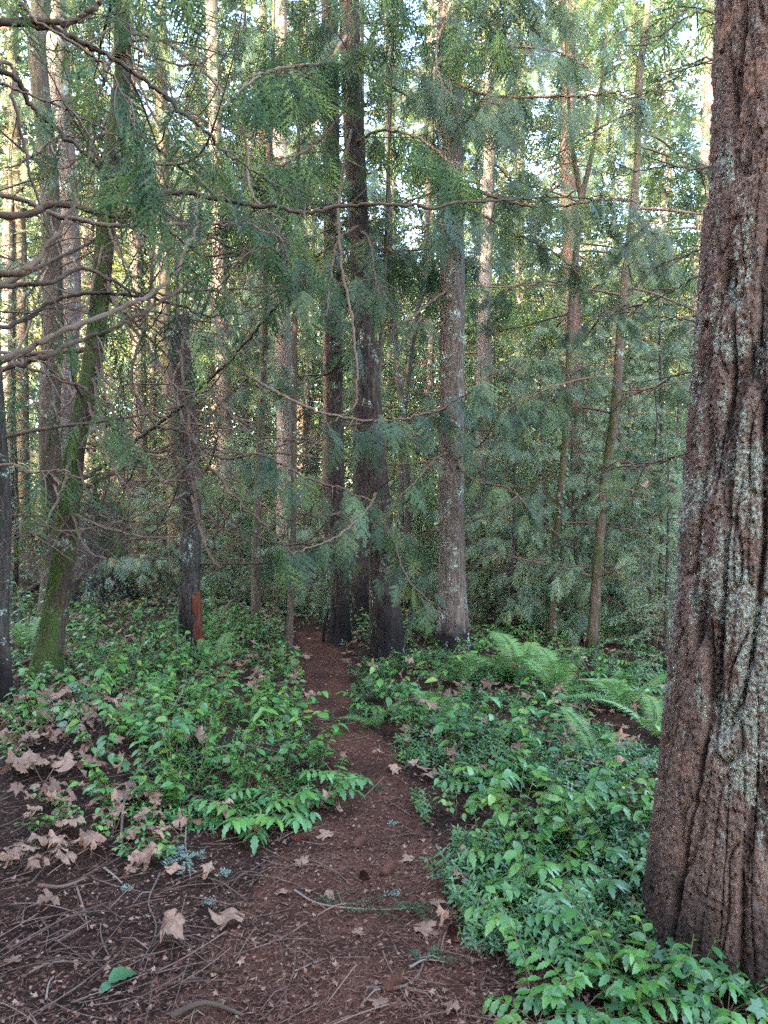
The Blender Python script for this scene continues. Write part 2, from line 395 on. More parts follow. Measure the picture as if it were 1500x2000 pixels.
def twiggy(mb, pts, r0, n, lo, hi, ln, droop, mat=0, r=.0035, sides=4, curl=.3):
    """adds curved side branches to a limb; returns their points"""
    res = []; N = len(pts); tg = nrm(np.gradient(pts, axis=0))
    for _ in range(n):
        t = U(lo, hi); i = min(N - 1, int(t * (N - 1))); L = ln * U(.5, 1.2) * (1.1 - .5 * t)
        s = nrm(np.cross(tg[i], [0, 0, 1.0])) * random.choice((-1, 1)) * U(.4, 1.2)
        d = nrm(tg[i] * U(.4, 1.0) + s + np.array([0, 0, U(-.5, .4)])); tt = np.linspace(0, 1, 8)[:, None]
        q = pts[i] + d * L * tt + np.array([0, 0, -droop * L]) * tt ** 2 + nrm(rng.normal(0, 1, 3)) * curl * L * tt ** 2 * .5
        rr = np.linspace(min(r, r0 * .6), r * .35, 8)
        mb.tube(q, rr, sides, mat, rng.random(), False); res.append(q)
    return res

# limb variants shared by many trees: mesh pair (wood, foliage), growing along +X
def limb_variant(kind, L, seed):
    global rng
    keep = rng; rng = np.random.default_rng(seed); random.seed(seed)
    wood, fol = MB(), MB(); t = np.linspace(0, 1, 18)[:, None]
    bend = {'hemlock': -.28, 'cedar': -.42, 'dead': -.20, 'young': -.34}[kind] * U(.6, 1.4); up = U(.02, .25)
    tip = U(.1, .55) if kind in ('cedar', 'dead') else -.1
    pts = np.hstack([t * L, .12 * L * np.sin(t * 3 + seed) * t, L * (up * t + bend * t ** 1.6 + tip * t ** 4)])
    pts += .012 * L * np.stack([pn(t[:, 0] * 7, seed), pn(t[:, 0] * 7, seed + 9.3), pn(t[:, 0] * 7, seed + 20.1)], 1) * t
    r0 = .0095 * L ** .7 + .003
    wood.tube(pts, np.linspace(r0, .002, 18), 6, 0, rng.random())
    if kind == 'dead':
        for q in twiggy(wood, pts, r0, int(11 * L), .15, .98, .5 * L ** .6, .25, r=.003, curl=.9):
            twiggy(wood, q, .003, 4, .2, 1, .2, .2, r=.0018, sides=3, curl=.9)
    else:
        subs = twiggy(wood, pts, r0, int((9 if kind == 'cedar' else 8) * L), .15, .99, .46 * L ** .5, .45, r=.003)
        for q in subs + [pts[9:]]:
            n = 2 if kind == 'cedar' else 3
            idx = rng.integers(2, len(q), n); tg = nrm(np.gradient(q, axis=0))
            hang(fol, q[idx], tg[idx], CED if kind == 'cedar' else NED, (.50 if kind == 'cedar' else .30), 1.0 if kind == 'cedar' else .7, 0)
    rng = keep
    wm = wood.mesh('limb', M['limb'])
    return wm, (fol.mesh('foliage', M[kind]) if fol.V else None)
LIMB = {'hemlock': [limb_variant('hemlock', 1.9 + .2 * i, 100 + i) for i in range(5)],
        'cedar': [limb_variant('cedar', 2.0 + .2 * i, 200 + i) for i in range(5)],
        'young': [limb_variant('young', 1.6 + .2 * i, 400 + i) for i in range(4)],
        'dead': [limb_variant('dead', 1.7 + .25 * i, 300 + i) for i in range(6)]}
def put_limb(tree, kind, p, az, pitch=0.0, s=1.0, v=None):
    wm, fm = LIMB[kind][v if v is not None else int(rng.integers(len(LIMB[kind])))]
    a = link('limb', wm, tree); a.location = p; a.rotation_euler = (U(-.2, .2), -R(pitch), R(az)); a.scale = (s, s, s)
    if fm: link('foliage', fm, a)
    return a

# ------------------------------------------------------------------ trunks
def trunk(tree, pts, rad, mat, sides=28, furrow=0.0, ff=9.0, flare=.35, step=.06, zmax=8.0, name='trunk', lump=.04):
    """pts local (n,3), rad (n,): smooth trunk with root flare and carved bark"""
    q = spline(np.hstack([pts, np.asarray(rad)[:, None]]), 400)
    arc = np.concatenate([[0], np.cumsum(np.linalg.norm(np.diff(q[:, :3], axis=0), axis=1))])
    a = np.concatenate([np.arange(0, min(zmax, arc[-1]), step), np.arange(min(zmax, arc[-1]), arc[-1], max(.4, step))])
    c = np.stack([np.interp(a, arc, q[:, k]) for k in range(4)], 1)
    th = np.linspace(0, 2 * np.pi, sides, endpoint=False); ct, st_ = np.cos(th)[None], np.sin(th)[None]
    r = c[:, 3:4] * np.ones_like(ct); z = c[:, 2:3] * np.ones_like(ct); sd = float(abs(pts[-1][0] * 7.3 + pts[0][1] * 3.1 + rad[0] * 91)) % 50
    r0 = rad[0]
    lobes = .5 + .9 * np.abs(pn(ct * 1.6 + sd, st_ * 1.6, sd))
    r = r * (1 + flare * lobes * np.exp(-np.clip(z, 0, None) / (r0 * 1.5)))
    r = r * (1 + lump * pn(ct * 1.2 + sd, st_ * 1.2, z * 1.3))
    plate = np.full_like(r, .5)
    if furrow > 0:
        wx, wy = ct * r0 * ff, st_ * r0 * ff; zz = z * ff * .11
        n1 = pn(wx + .25 * pn(wx, wy, zz * 2.5) + sd, wy, zz); n2 = pn(wx * 2.1 + sd, wy * 2.1, zz * 2.2 + 7)
        p1 = sst(.03, .17, np.abs(n1)); p2 = sst(.0, .2, np.abs(n2)); plate = .72 * p1 + .28 * p2
        n3 = pn(wx * 1.0 + 3, wy * 1.0, z * ff * .36); plate = plate * (.55 + .45 * sst(.0, .09, np.abs(n3)))
        fine = pn(wx * 4, wy * 4, zz * 10) * .10 + (.3 - np.abs(pn(wx * 6, wy * 6, z * ff * 2.6))) * .20 + pn(wx * 13, wy * 13, z * ff * 9) * .22
        r = r + furrow * (plate - .75) + furrow * fine
    V = np.stack([c[:, 0:1] + r * ct, c[:, 1:2] + r * st_, z], -1)
    n = len(a); mb = MB(); i = np.arange(n - 1)[:, None] * sides; j = np.arange(sides)[None]; j2 = (j + 1) % sides
    F = np.stack([i + j, i + j2, i + sides + j2, i + sides + j], -1).reshape(-1, 4)
    mb.add(V.reshape(-1, 3), F, 0, plate.reshape(-1))
    o = np.arange(sides); mb.add(np.vstack([V[-1], c[-1, :3]]), np.stack([o, (o + 1) % sides, np.full(sides, sides)], 1))
    return mb.build(name, mat, tree)
TREES = {}
def tree_px(key, name, label, cat, pts, mat, top=17.0, depth=None, group=None, rtop=.03, **kw):
    """pts: (px, py, width px) up the trunk as seen in the photo; base on the ground"""
    if depth is None: base = G(pts[0][0], pts[0][1])
    else:
        x = (pts[0][0] - 750) / FPX * depth; base = np.array([x, depth, H1(x, depth)])
    d = base[1]; t = empty(name, base, label, cat, group)
    q = [np.array(P(a, b_, d)) - base for a, b_, _ in pts]; q[0] = np.array([0, 0, -.12])
    for k in range(1, len(q)): q[k][1] = .10 * min(1, max(0, (d - 3) / 5)) * math.sin(k * 2.1 + d * 3)
    rad = [w_ / 2 / FPX * d for _, _, w_ in pts]
    if top:
        dr = nrm(q[-1] - q[-2]); dr = nrm(dr * np.array([.6, .3, 1])); ht = top - q[-1][2]
        q.append(q[-1] + dr / dr[2] * ht * .5); rad.append(rad[-1] * .62); q.append(q[-1] + dr / dr[2] * ht * .5); rad.append(rtop)
    q, rad = np.array(q), np.array(rad)
    trunk(t, q, rad, M[mat], **kw)
    TREES[key] = (t, base, q, rad); return t
def on_trunk(key, z):
    q = TREES[key][2]; return np.array([np.interp(z, q[:, 2], q[:, 0]), np.interp(z, q[:, 2], q[:, 1]), z])
def limbs(key, kind, n, z0, z1, s0=.7, s1=1.2, az=None, pitch=(-12, 15)):
    for k in range(n):
        z = U(z0, z1); a = (k * 137.5 + U(-25, 25)) if az is None else U(*az)
        put_limb(TREES[key][0], kind, on_trunk(key, z), a, U(*pitch), U(s0, s1))

# --- the big fir at the right
t = tree_px('big', 'fir_tree', 'huge foreground fir with deeply furrowed bark and pale green lichen patches', 'tree',
    [(1478, 1840, 410), (1482, 1620, 362), (1500, 1300, 346), (1517, 1000, 338), (1536, 700, 328), (1552, 400, 318), (1568, 0, 304)], 'bigfir',
    top=24, rtop=.05, sides=560, furrow=.038, ff=7.5, flare=.11, step=.007, zmax=5.0, lump=.018)
# --- trunks seen between path and frame edges
D8 = dict(sides=72, furrow=.016, ff=22, step=.03, zmax=7.6)
tree_px('leaning', 'cedar_tree', 'leaning mossy cedar left of the shrub bed, its trunk sweeping up to the right', 'tree',
    [(82, 1322, 54), (104, 1180, 46), (130, 1050, 42), (150, 880, 38), (175, 700, 35), (202, 520, 34), (220, 330, 32), (236, 120, 30), (240, 0, 29)], 'bark_cedar', top=15, sides=56, furrow=.01, ff=25, step=.04)
tree_px('mossy', 'maple_tree', 'straight trunk furred with green moss right behind the leaning cedar', 'tree',
    [(98, 1225, 50), (104, 1050, 44), (104, 850, 40), (99, 600, 38), (92, 350, 36), (80, 100, 34), (76, 0, 34)], 'bark_mossy', top=13, sides=40)
tree_px('edge', 'fir_tree', 'dark thin trunk cut by the left edge of the photo', 'tree',
    [(10, 1376, 34), (9, 1200, 26), (4, 1000, 24), (-4, 800, 23), (-16, 500, 22), (-28, 200, 20)], 'bark_dark', top=11, sides=40, furrow=.008, ff=25)
tree_px('behindleft', 'fir_tree', 'pinkish grey trunk showing behind the moss-furred trunk at far left', 'tree',
    [(128, 1120, 48), (130, 800, 44), (132, 550, 42), (125, 300, 40), (112, 0, 38)], 'bark_fir', top=19, depth=11.5, sides=40)
tree_px('burnt', 'fir_tree', 'straight fir with charred base standing left of the path where it bends', 'tree',
    [(663, 1256, 40), (664, 1120, 33), (658, 950, 32), (652, 700, 31), (648, 400, 31), (645, 0, 30)], 'bark_char', top=18, **D8)
tree_px('twinned', 'fir_tree', 'dark red-barked fir with a black base and slight lean on right edge of the path', 'tree',
    [(760, 1284, 62), (752, 1150, 52), (738, 980, 46), (724, 800, 43), (710, 600, 42), (697, 380, 40), (686, 120, 39), (682, 0, 38)], 'bark_char', top=19, **D8)
tree_px('straight', 'fir_tree', 'tall straight fir with clean ridged brown bark, right of the path', 'tree',
    [(886, 1268, 60), (884, 1100, 50), (882, 900, 48), (882, 600, 47), (881, 300, 45), (880, 0, 43)], 'bark_fir', top=20, **D8)
tree_px('pale', 'fir_tree', 'paler slimmer fir behind and to the right of the straight brown one', 'tree',
    [(938, 1190, 31), (937, 1000, 28), (941, 800, 27), (946, 600, 26), (957, 300, 25), (963, 0, 24)], 'bark_pale', top=19, depth=12.5, sides=40)
tree_px('sunlit', 'fir_tree', 'pale pink sunlit trunk standing beyond the thin mossy stems', 'tree',
    [(557, 1165, 38), (557, 950, 34), (555, 750, 33), (549, 550, 32), (548, 300, 30), (546, 0, 28)], 'bark_pale', top=22, depth=14, sides=40)
tree_px('behindpath', 'fir_tree', 'black-footed trunk half hidden between the two charred firs', 'tree',
    [(712, 1222, 46), (706, 1120, 36), (703, 950, 30), (702, 700, 27), (700, 400, 25), (698, 0, 24)], 'bark_char', top=17, sides=40)
tree_px('redslim', 'fir_tree', 'slim reddish trunk just left of the straight charred fir', 'tree',
    [(633, 1180, 16), (635, 1000, 14), (637, 800, 14), (638, 500, 13), (640, 200, 12)], 'bark_red', top=15, depth=12, sides=24)
tree_px('redright', 'cedar_tree', 'red-brown cedar trunk behind the ivy-covered stem on the right', 'tree',
    [(1130, 1195, 46), (1130, 1050, 36), (1126, 850, 34), (1118, 600, 31), (1112, 300, 28), (1108, 0, 26)], 'bark_red', top=20, depth=12.5, sides=40)
tree_px('mossright', 'maple_tree', 'thin bent mossy trunk nearest the big lichened fir', 'tree',
    [(1154, 1270, 22), (1168, 1110, 19), (1184, 950, 18), (1196, 800, 17), (1214, 630, 15), (1229, 500, 14), (1238, 330, 12), (1250, 150, 14), (1270, 0, 12)], 'bark_mossy', top=10.5, rtop=.015, sides=32)
t = tree_px('ivied', 'maple_tree', 'thin trunk forking into a V above, with ivy leaves on its lower half', 'tree',
    [(1079, 1256, 17), (1086, 1100, 15), (1094, 950, 14), (1108, 780, 13), (1120, 600, 13), (1133, 390, 12)], 'bark_mossy', top=None, sides=32)
tt, bb, qq, _ = TREES['ivied']
for a in ([(1133, 392), (1118, 310), (1110, 230), (1102, 60), (1098, -200)], [(1133, 392), (1150, 320), (1163, 250), (1180, 80), (1195, -150)]):
    mb = MB(); q = spline([P(x_, y_, bb[1]) - bb for x_, y_ in a], 24); q[:, 1] += qq[-1][1]; mb.tube(q, np.linspace(.034, .010, 24), 10, 0, .5); mb.build('fork', M['bark_mossy'], tt)
ivl = MB(); k = 170; z = U(.05, 2.3, k); th = U(0, 6.28, k)
pp = np.stack([np.interp(z, qq[:, 2], qq[:, 0]) + .07 * np.cos(th), np.interp(z, qq[:, 2], qq[:, 1]) + .07 * np.sin(th), z], 1)
on = np.stack([np.cos(th), np.sin(th), .4 + 0 * th], 1); ivl.kites(pp, nrm(np.stack([-np.sin(th), np.cos(th), U(-1.2, -.3, k)], 1)), on, U(.03, .055, k), U(.025, .045, k), 0)
ivl.build('ivy', M['ivy'], tt)
tree_px('stemA', 'maple_sapling', 'thin mossy stem just left of the bare-wood snag gap, leaning slightly right', 'tree',
    [(500, 1228, 20), (503, 1080, 17), (506, 900, 16), (514, 650, 14), (522, 420, 12), (530, 200, 10)], 'bark_mossy', top=9, rtop=.01, sides=24)
TREES['stemA'][0]['label'] = 'thin mossy stem between the snag and the path, farther of the two'
tree_px('stemB', 'maple_sapling', 'thinnest mossy stem rooted at the left edge of the path', 'tree',
    [(564, 1286, 15), (568, 1150, 13), (572, 1000, 12), (577, 700, 11), (580, 450, 9)], 'bark_mossy', top=8, rtop=.01, sides=20)
tree_px('stemC', 'maple_sapling', 'slender moss-green stem pressed against the front of the black-based fir', 'tree',
    [(729, 1284, 13), (727, 1180, 12), (726, 1080, 11), (731, 900, 10), (742, 700, 9), (752, 520, 8)], 'bark_mossy', top=8, rtop=.01, sides=20)
tree_px('stemD', 'maple_sapling', 'slender curved sapling between the charred fir and straight fir, leaning left', 'tree',
    [(797, 1165, 14), (794, 900, 13), (784, 790, 13), (771, 650, 12), (762, 500, 11), (757, 300, 9)], 'bark_dark', top=10, depth=11, rtop=.01, sides=20)
tree_px('stemE', 'maple_sapling', 'slender curved sapling between the charred fir and straight fir, leaning right', 'tree',
    [(788, 1170, 13), (784, 950, 13), (788, 820, 12), (803, 690, 11), (823, 560, 10), (838, 380, 9)], 'bark_dark', top=10, depth=11.4, rtop=.01, sides=20)
far = [('maple_tree', 'mossy yellow-green trunk behind the broken snag', [(345, 1130, 30), (335, 850, 28), (322, 600, 27), (315, 300, 24)], 'bark_mossy', 15),
       ('fir_tree', 'pale trunk showing between the leaning cedar and broken snag', [(282, 1130, 26), (275, 850, 25), (266, 550, 24), (260, 300, 22)], 'bark_fir', 16),
       ('fir_tree', 'pale pink trunk just right of the broken snag top', [(452, 1120, 30), (443, 950, 28), (434, 700, 27), (424, 400, 25), (415, 0, 23)], 'bark_pale', 15.5),
       ('fir_tree', 'very slim pale trunk at the right edge touching the big fir at top', [(1330, 1150, 24), (1355, 700, 22), (1378, 250, 20), (1390, 0, 18)], 'bark_fir', 13),
       ('maple_tree', 'dull green trunk at far left beyond the dark edge trunk', [(48, 1110, 24), (45, 800, 22), (38, 500, 20), (30, 200, 18)], 'bark_mossy', 16),
       ('fir_tree', 'far grey trunk seen low between straight fir and ivied stem', [(1012, 1110, 22), (1014, 800, 20), (1016, 400, 18), (1018, 0, 16)], 'bark_fir', 22),
       ('fir_tree', 'far slim trunk left of the straight charred fir, deep in the wood', [(604, 1090, 18), (606, 700, 17), (608, 300, 15), (610, 0, 14)], 'bark_fir', 24),
       ('fir_tree', 'far trunk in the gap left of the curved saplings', [(835, 1090, 20), (836, 700, 19), (838, 300, 17), (840, 0, 16)], 'bark_pale', 23)]
for k, (nm, lb, pts, mt, dp) in enumerate(far):
    tree_px('far%d' % k, nm, lb, 'tree', pts, mt, top=20, depth=dp, sides=24)

# --- broken snag with bare red wood
t = tree_px('snag', 'snag', 'broken dead snag with bare red wood near its charred foot', 'snag',
    [(377, 1270, 44), (374, 1180, 40), (370, 1000, 39), (362, 800, 36), (355, 640, 33), (354, 615, 24)], 'bark_dark', top=None, sides=64, furrow=.012, ff=22, step=.03)
tt, bb, qq, rr = TREES['snag']
def bare_patch(a0, a1, z0, z1, sd):
    """stripped strip of wood lying on the trunk surface"""
    A_, Z_ = np.meshgrid(np.radians(np.linspace(a0, a1, 24)), np.linspace(z0, z1, 60)); uu = np.linspace(-1, 1, 24)[None]; vv = np.linspace(-1, 1, 60)[:, None]
    wob = .55 * pn(Z_ * 7, A_ * 2, sd) + .3 * pn(Z_ * 21, A_ * 5, sd); ed = np.clip(1 - np.maximum(np.abs(uu + wob), np.abs(vv) + .12 * pn(A_ * 6, sd, 1.0)), -1, 1)
    r_ = np.interp(Z_, qq[:, 2], rr) * (1 + .35 * .9 * np.exp(-Z_ / (rr[0] * 1.5))) + np.clip(ed * .10, -.05, .016) + .006 * pn(A_ * 14, Z_ * 3, sd)
    mb = MB(); i = (np.arange(59)[:, None] * 24 + np.arange(23)[None]).reshape(-1)
    mb.add(np.stack([np.interp(Z_, qq[:, 2], qq[:, 0]) + r_ * np.cos(A_), np.interp(Z_, qq[:, 2], qq[:, 1]) + r_ * np.sin(A_), Z_], -1).reshape(-1, 3), np.stack([i, i + 1, i + 25, i + 24], 1)); mb.build('bare_wood', M['redwood'], tt)
bare_patch(-64, 2, .02, .60, 3.0)
mb = MB()
for k in range(9):
    a = U(0, 6.28); p = qq[-1] + np.array([.07 * math.cos(a), .07 * math.sin(a), -.08]); mb.tube(np.array([p, p + [0, 0, U(.1, .22)]]), [.022, .002], 5)
mb.build('splinter', M['bark_dark'], tt)
# --- old stump at left
bs = G(186, 1172); t = empty('stump', bs, 'broad dark mossy stump behind the leaning cedar', 'stump')
trunk(t, np.array([[0, 0, -.15], [0, 0, .6], [.05, 0, 1.2], [.06, 0, 1.45]]), np.array([.40, .36, .31, .26]), M['bark_dark'], sides=80, furrow=.03, ff=9, flare=.5, step=.03)

# ------------------------------------------------------------------ signature limbs traced to the trees they grow on
def limb_px(tree, base, pts, w0, w1, sub=6, sl=.5, fol=None, lo=.35, hi=1.0, nspray=30, size=.26, down=1.0, mat='limb', droop=.3, dense=3):
    """pts: (px, py, depth)"""
    q = spline([np.append(P(*p)[[0, 1, 2]], 0)[:3] for p in pts], max(20, len(pts) * 10)) - np.asarray(base)
    n = len(q); q += .016 * np.stack([pn(np.arange(n) * 1.3, w0, q[0, 1] + k + 5) for k in range(3)], 1) + .012 * np.cumsum(rng.normal(0, .5, (n, 3)), 0) * [1, .6, 1] * np.linspace(0, 1, n)[:, None] + .014 * np.stack([pn(np.arange(n) * .5, w0, q[0, 0] + k) for k in range(3)], 1) * np.linspace(.2, 1, n)[:, None]
    dm = np.mean([p[2] for p in pts]); mb = MB(); var = rng.random()
    mb.tube(q, np.linspace(w0, w1, n) * (.70 if w0 > 9 else .8) / 2 / FPX * dm * (1 + .16 * pn(np.arange(n) * .9, w0 * 3.3) + .14 * (rng.random(n) > .85)), 8, 0, var)
    qs = twiggy(mb, q, w0 / 2 / FPX * dm, sub, .15, 1, sl, droop, r=.0035, sides=4, curl=.7)
    extra = []
    for s_ in qs: extra += twiggy(mb, s_, .003, 2, .3, 1, sl * .45, droop, r=.002, sides=3, curl=.8)
    o = mb.build('limb', M[mat], tree)
    if fol:
        f = MB(); tg = nrm(np.gradient(q, axis=0)); idx = rng.integers(int(lo * (n - 1)), max(int(lo * (n - 1)) + 1, int(hi * (n - 1))), nspray)
        S = CED if fol == 'cedar' else NED
        size *= 1.25 if fol == 'cedar' else 1.1; hang(f, q[idx], tg[idx], S, size, down, 0)
        for s_ in qs + extra:
            tg2 = nrm(np.gradient(s_, axis=0)); ii = rng.integers(2, len(s_), 1); hang(f, s_[ii], tg2[ii], S, size * .85, down, 0) if rng.random() < min(1, dense / 4.0) * .5 else None
        f.build('foliage', M[fol], o)
    return o
# a cedar standing just left of the frame
cb = np.array([-2.35, 3.1, 0]); cb[2] = H1(cb[0], cb[1])
cedA = empty('cedar_tree', cb, 'nearest cedar at the left, long bare limbs arching across the upper left', 'tree')
trunk(cedA, np.array([[0, 0, -.1], [.02, 0, 1.5], [-.02, 0, 3.5], [0, 0, 7], [0, 0, 12]]), np.array([.20, .17, .15, .11, .02]), M['bark_cedar'], sides=48, furrow=.012, ff=22)
TREES['cedA'] = (cedA, cb, np.array([[0, 0, 0], [0, 0, 12.0]]), None)
A = lambda y, d=3.1: (-300, y, d)
LA = [
 dict(pts=[A(800), (0, 706, 3.0), (110, 660, 3.0), (230, 626, 3.1), (300, 588, 3.2), (350, 520, 3.3), (372, 440, 3.4)], w0=22, w1=5, sub=5),
 dict(pts=[A(790, 3.2), (0, 722, 3.2), (90, 690, 3.2), (170, 660, 3.3), (240, 630, 3.3), (320, 582, 3.4), (385, 545, 3.5), (470, 520, 3.6)], w0=18, w1=5, sub=6, fol='cedar', lo=.7, nspray=10),
 dict(pts=[A(60), (0, 45, 3.1), (70, 48, 3.1), (150, 60, 3.1), (182, 54, 3.1), (216, 28, 3.1), (250, -60, 3.2)], w0=22, w1=10, sub=4),
 dict(pts=[A(40), (60, 50, 3.1), (180, 95, 3.2), (270, 150, 3.2), (330, 214, 3.3), (400, 290, 3.4), (435, 340, 3.5), (520, 380, 3.6)], w0=18, w1=5, sub=8, fol='cedar', lo=.3, nspray=34),
 dict(pts=[A(330), (0, 420, 3.4), (120, 400, 3.5), (240, 425, 3.5), (330, 385, 3.6), (420, 395, 3.6), (520, 410, 3.6), (590, 424, 3.6), (665, 416, 3.6), (760, 417, 3.6), (880, 413, 3.7), (960, 405, 3.8), (1040, 400, 3.9), (1120, 410, 4.0)], w0=20, w1=4, sub=14, fol='hemlock', lo=.70, nspray=40, size=.24, down=1.6),
 dict(pts=[A(380), (0, 380, 4.0), (120, 425, 4.0), (240, 442, 4.0), (370, 440, 4.1), (480, 452, 4.2), (560, 500, 4.3), (620, 560, 4.4)], w0=17, w1=4, sub=8, fol='cedar', lo=.75, nspray=10),
 dict(pts=[A(120), (0, 135, 3.3), (60, 200, 3.4), (120, 255, 3.5), (180, 300, 3.5), (235, 352, 3.6), (330, 420, 3.7), (410, 478, 3.8), (500, 470, 3.8), (590, 450, 3.9)], w0=16, w1=4, sub=8, fol='cedar', lo=.55, nspray=16),
 dict(pts=[A(560), (0, 535, 3.0), (50, 530, 3.0), (95, 500, 3.1), (150, 440, 3.2), (190, 360, 3.3), (225, 240, 3.4)], w0=22, w1=5, sub=5),
 dict(pts=[A(600), (0, 560, 3.4), (90, 548, 3.4), (170, 520, 3.5), (260, 560, 3.6), (350, 555, 3.7), (430, 540, 3.8), (500, 545, 3.9)], w0=15, w1=4, sub=8),
 dict(pts=[A(640), (0, 640, 3.6), (120, 580, 3.7), (250, 570, 3.7), (340, 590, 3.8), (400, 615, 3.9), (460, 600, 4.0), (510, 560, 4.1)], w0=14, w1=4, sub=8, fol='cedar', lo=.8, nspray=6),
 dict(pts=[A(250), (0, 120, 3.8), (30, 200, 3.8), (60, 330, 3.9), (100, 480, 4.0), (60, 590, 4.0), (10, 640, 4.0)], w0=13, w1=4, sub=8),
 dict(pts=[A(720), (0, 690, 3.9), (60, 720, 3.9), (120, 745, 3.9), (200, 790, 4.0), (240, 850, 4.1)], w0=13, w1=4, sub=6, fol='cedar', lo=.6, nspray=8),
 dict(pts=[A(-120), (0, -60, 2.8), (60, 30, 2.8), (150, 90, 2.7), (220, 160, 2.7), (265, 260, 2.7), (300, 340, 2.7)], w0=12, w1=3, sub=9, sl=.35, fol='cedar', lo=.25, nspray=60, size=.22, down=.9, dense=4),
 dict(pts=[A(150), (-60, 150, 3.0), (40, 170, 2.9), (140, 215, 2.9), (230, 270, 2.9), (280, 330, 2.9)], w0=10, w1=3, sub=7, sl=.35, fol='cedar', lo=.3, nspray=36, size=.22),
 dict(pts=[A(950), (0, 905, 3.3), (60, 915, 3.3), (130, 905, 3.3), (190, 925, 3.4)], w0=9, w1=3, sub=4, sl=.3, fol='cedar', lo=.2, nspray=14, size=.2),
]
for a in LA: limb_px(cedA, cb, **dict(a, nspray=int(a.get('nspray', 0) * .22)))
# limbs of the leaning cedar
lt, lb, lq, _ = TREES['leaning']; ld = lb[1]
LL = [
 dict(pts=[(130, 955, ld), (180, 925, 6.8), (232, 890, 6.4), (300, 836, 6.0), (370, 780, 5.6), (432, 718, 5.2), (500, 648, 4.9), (560, 572, 4.6), (632, 498, 4.4), (668, 436, 4.3)], w0=13, w1=5, sub=10),
 dict(pts=[(222, 300, ld), (300, 380, 6.6), (340, 480, 6.2), (352, 600, 5.9), (362, 720, 5.6), (378, 850, 5.4), (430, 935, 5.2), (500, 1010, 5.0), (570, 1085, 4.9)], w0=13, w1=5, sub=10, fol='cedar', lo=.75, nspray=10),
 dict(pts=[(228, 200, ld), (290, 330, 6.4), (300, 480, 6.0), (290, 620, 5.8), (260, 740, 5.6), (300, 820, 5.4), (360, 840, 5.3), (420, 880, 5.2), (510, 890, 5.1)], w0=12, w1=4, sub=9),
 dict(pts=[(195, 560, ld), (260, 640, 6.6), (330, 740, 6.2), (380, 860, 5.8), (450, 895, 5.6), (500, 890, 5.5), (580, 930, 5.3), (660, 965, 5.2), (745, 1002, 5.0)], w0=12, w1=4, sub=9, fol='hemlock', lo=.55, nspray=30, size=.28),
 dict(pts=[(210, 420, ld), (300, 470, 6.5), (400, 560, 6.2), (440, 700, 6.0), (500, 740, 5.8), (560, 772, 5.6), (640, 806, 5.4), (720, 816, 5.2), (790, 810, 5.0), (850, 786, 4.9), (900, 746, 4.8), (955, 703, 4.7)], w0=12, w1=4, sub=12, sl=.4, fol='hemlock', lo=.55, nspray=46, size=.27, down=1.6),
 dict(pts=[(150, 860, ld), (220, 810, 6.8), (150, 760, 6.6), (100, 720, 6.4), (60, 650, 6.2)], w0=10, w1=4, sub=6),
 dict(pts=[(140, 900, ld), (160, 960, 6.8), (120, 1000, 6.5), (60, 1010, 6.2), (10, 980, 6.0)], w0=10, w1=3, sub=6, fol='cedar', lo=.3, nspray=18),
 dict(pts=[(165, 780, ld), (230, 850, 6.7), (240, 900, 6.5), (190, 980, 6.2), (170, 1040, 6.0)], w0=10, w1=3, sub=6, fol='cedar', lo=.3, nspray=16),
 dict(pts=[(236, 60, ld), (320, 80, 6.4), (420, 160, 6.0), (480, 260, 5.6), (500, 380, 5.3), (560, 440, 5.0)], w0=13, w1=4, sub=10, fol='cedar', lo=.4, nspray=36),
 dict(pts=[(225, 250, ld), (180, 270, 6.7), (120, 265, 6.4), (60, 300, 6.1), (0, 310, 5.9)], w0=12, w1=4, sub=8, fol='cedar', lo=.6, nspray=10),
]
for a in LL: limb_px(lt, lb, **dict(a, nspray=int(a.get('nspray', 0) * .4)))
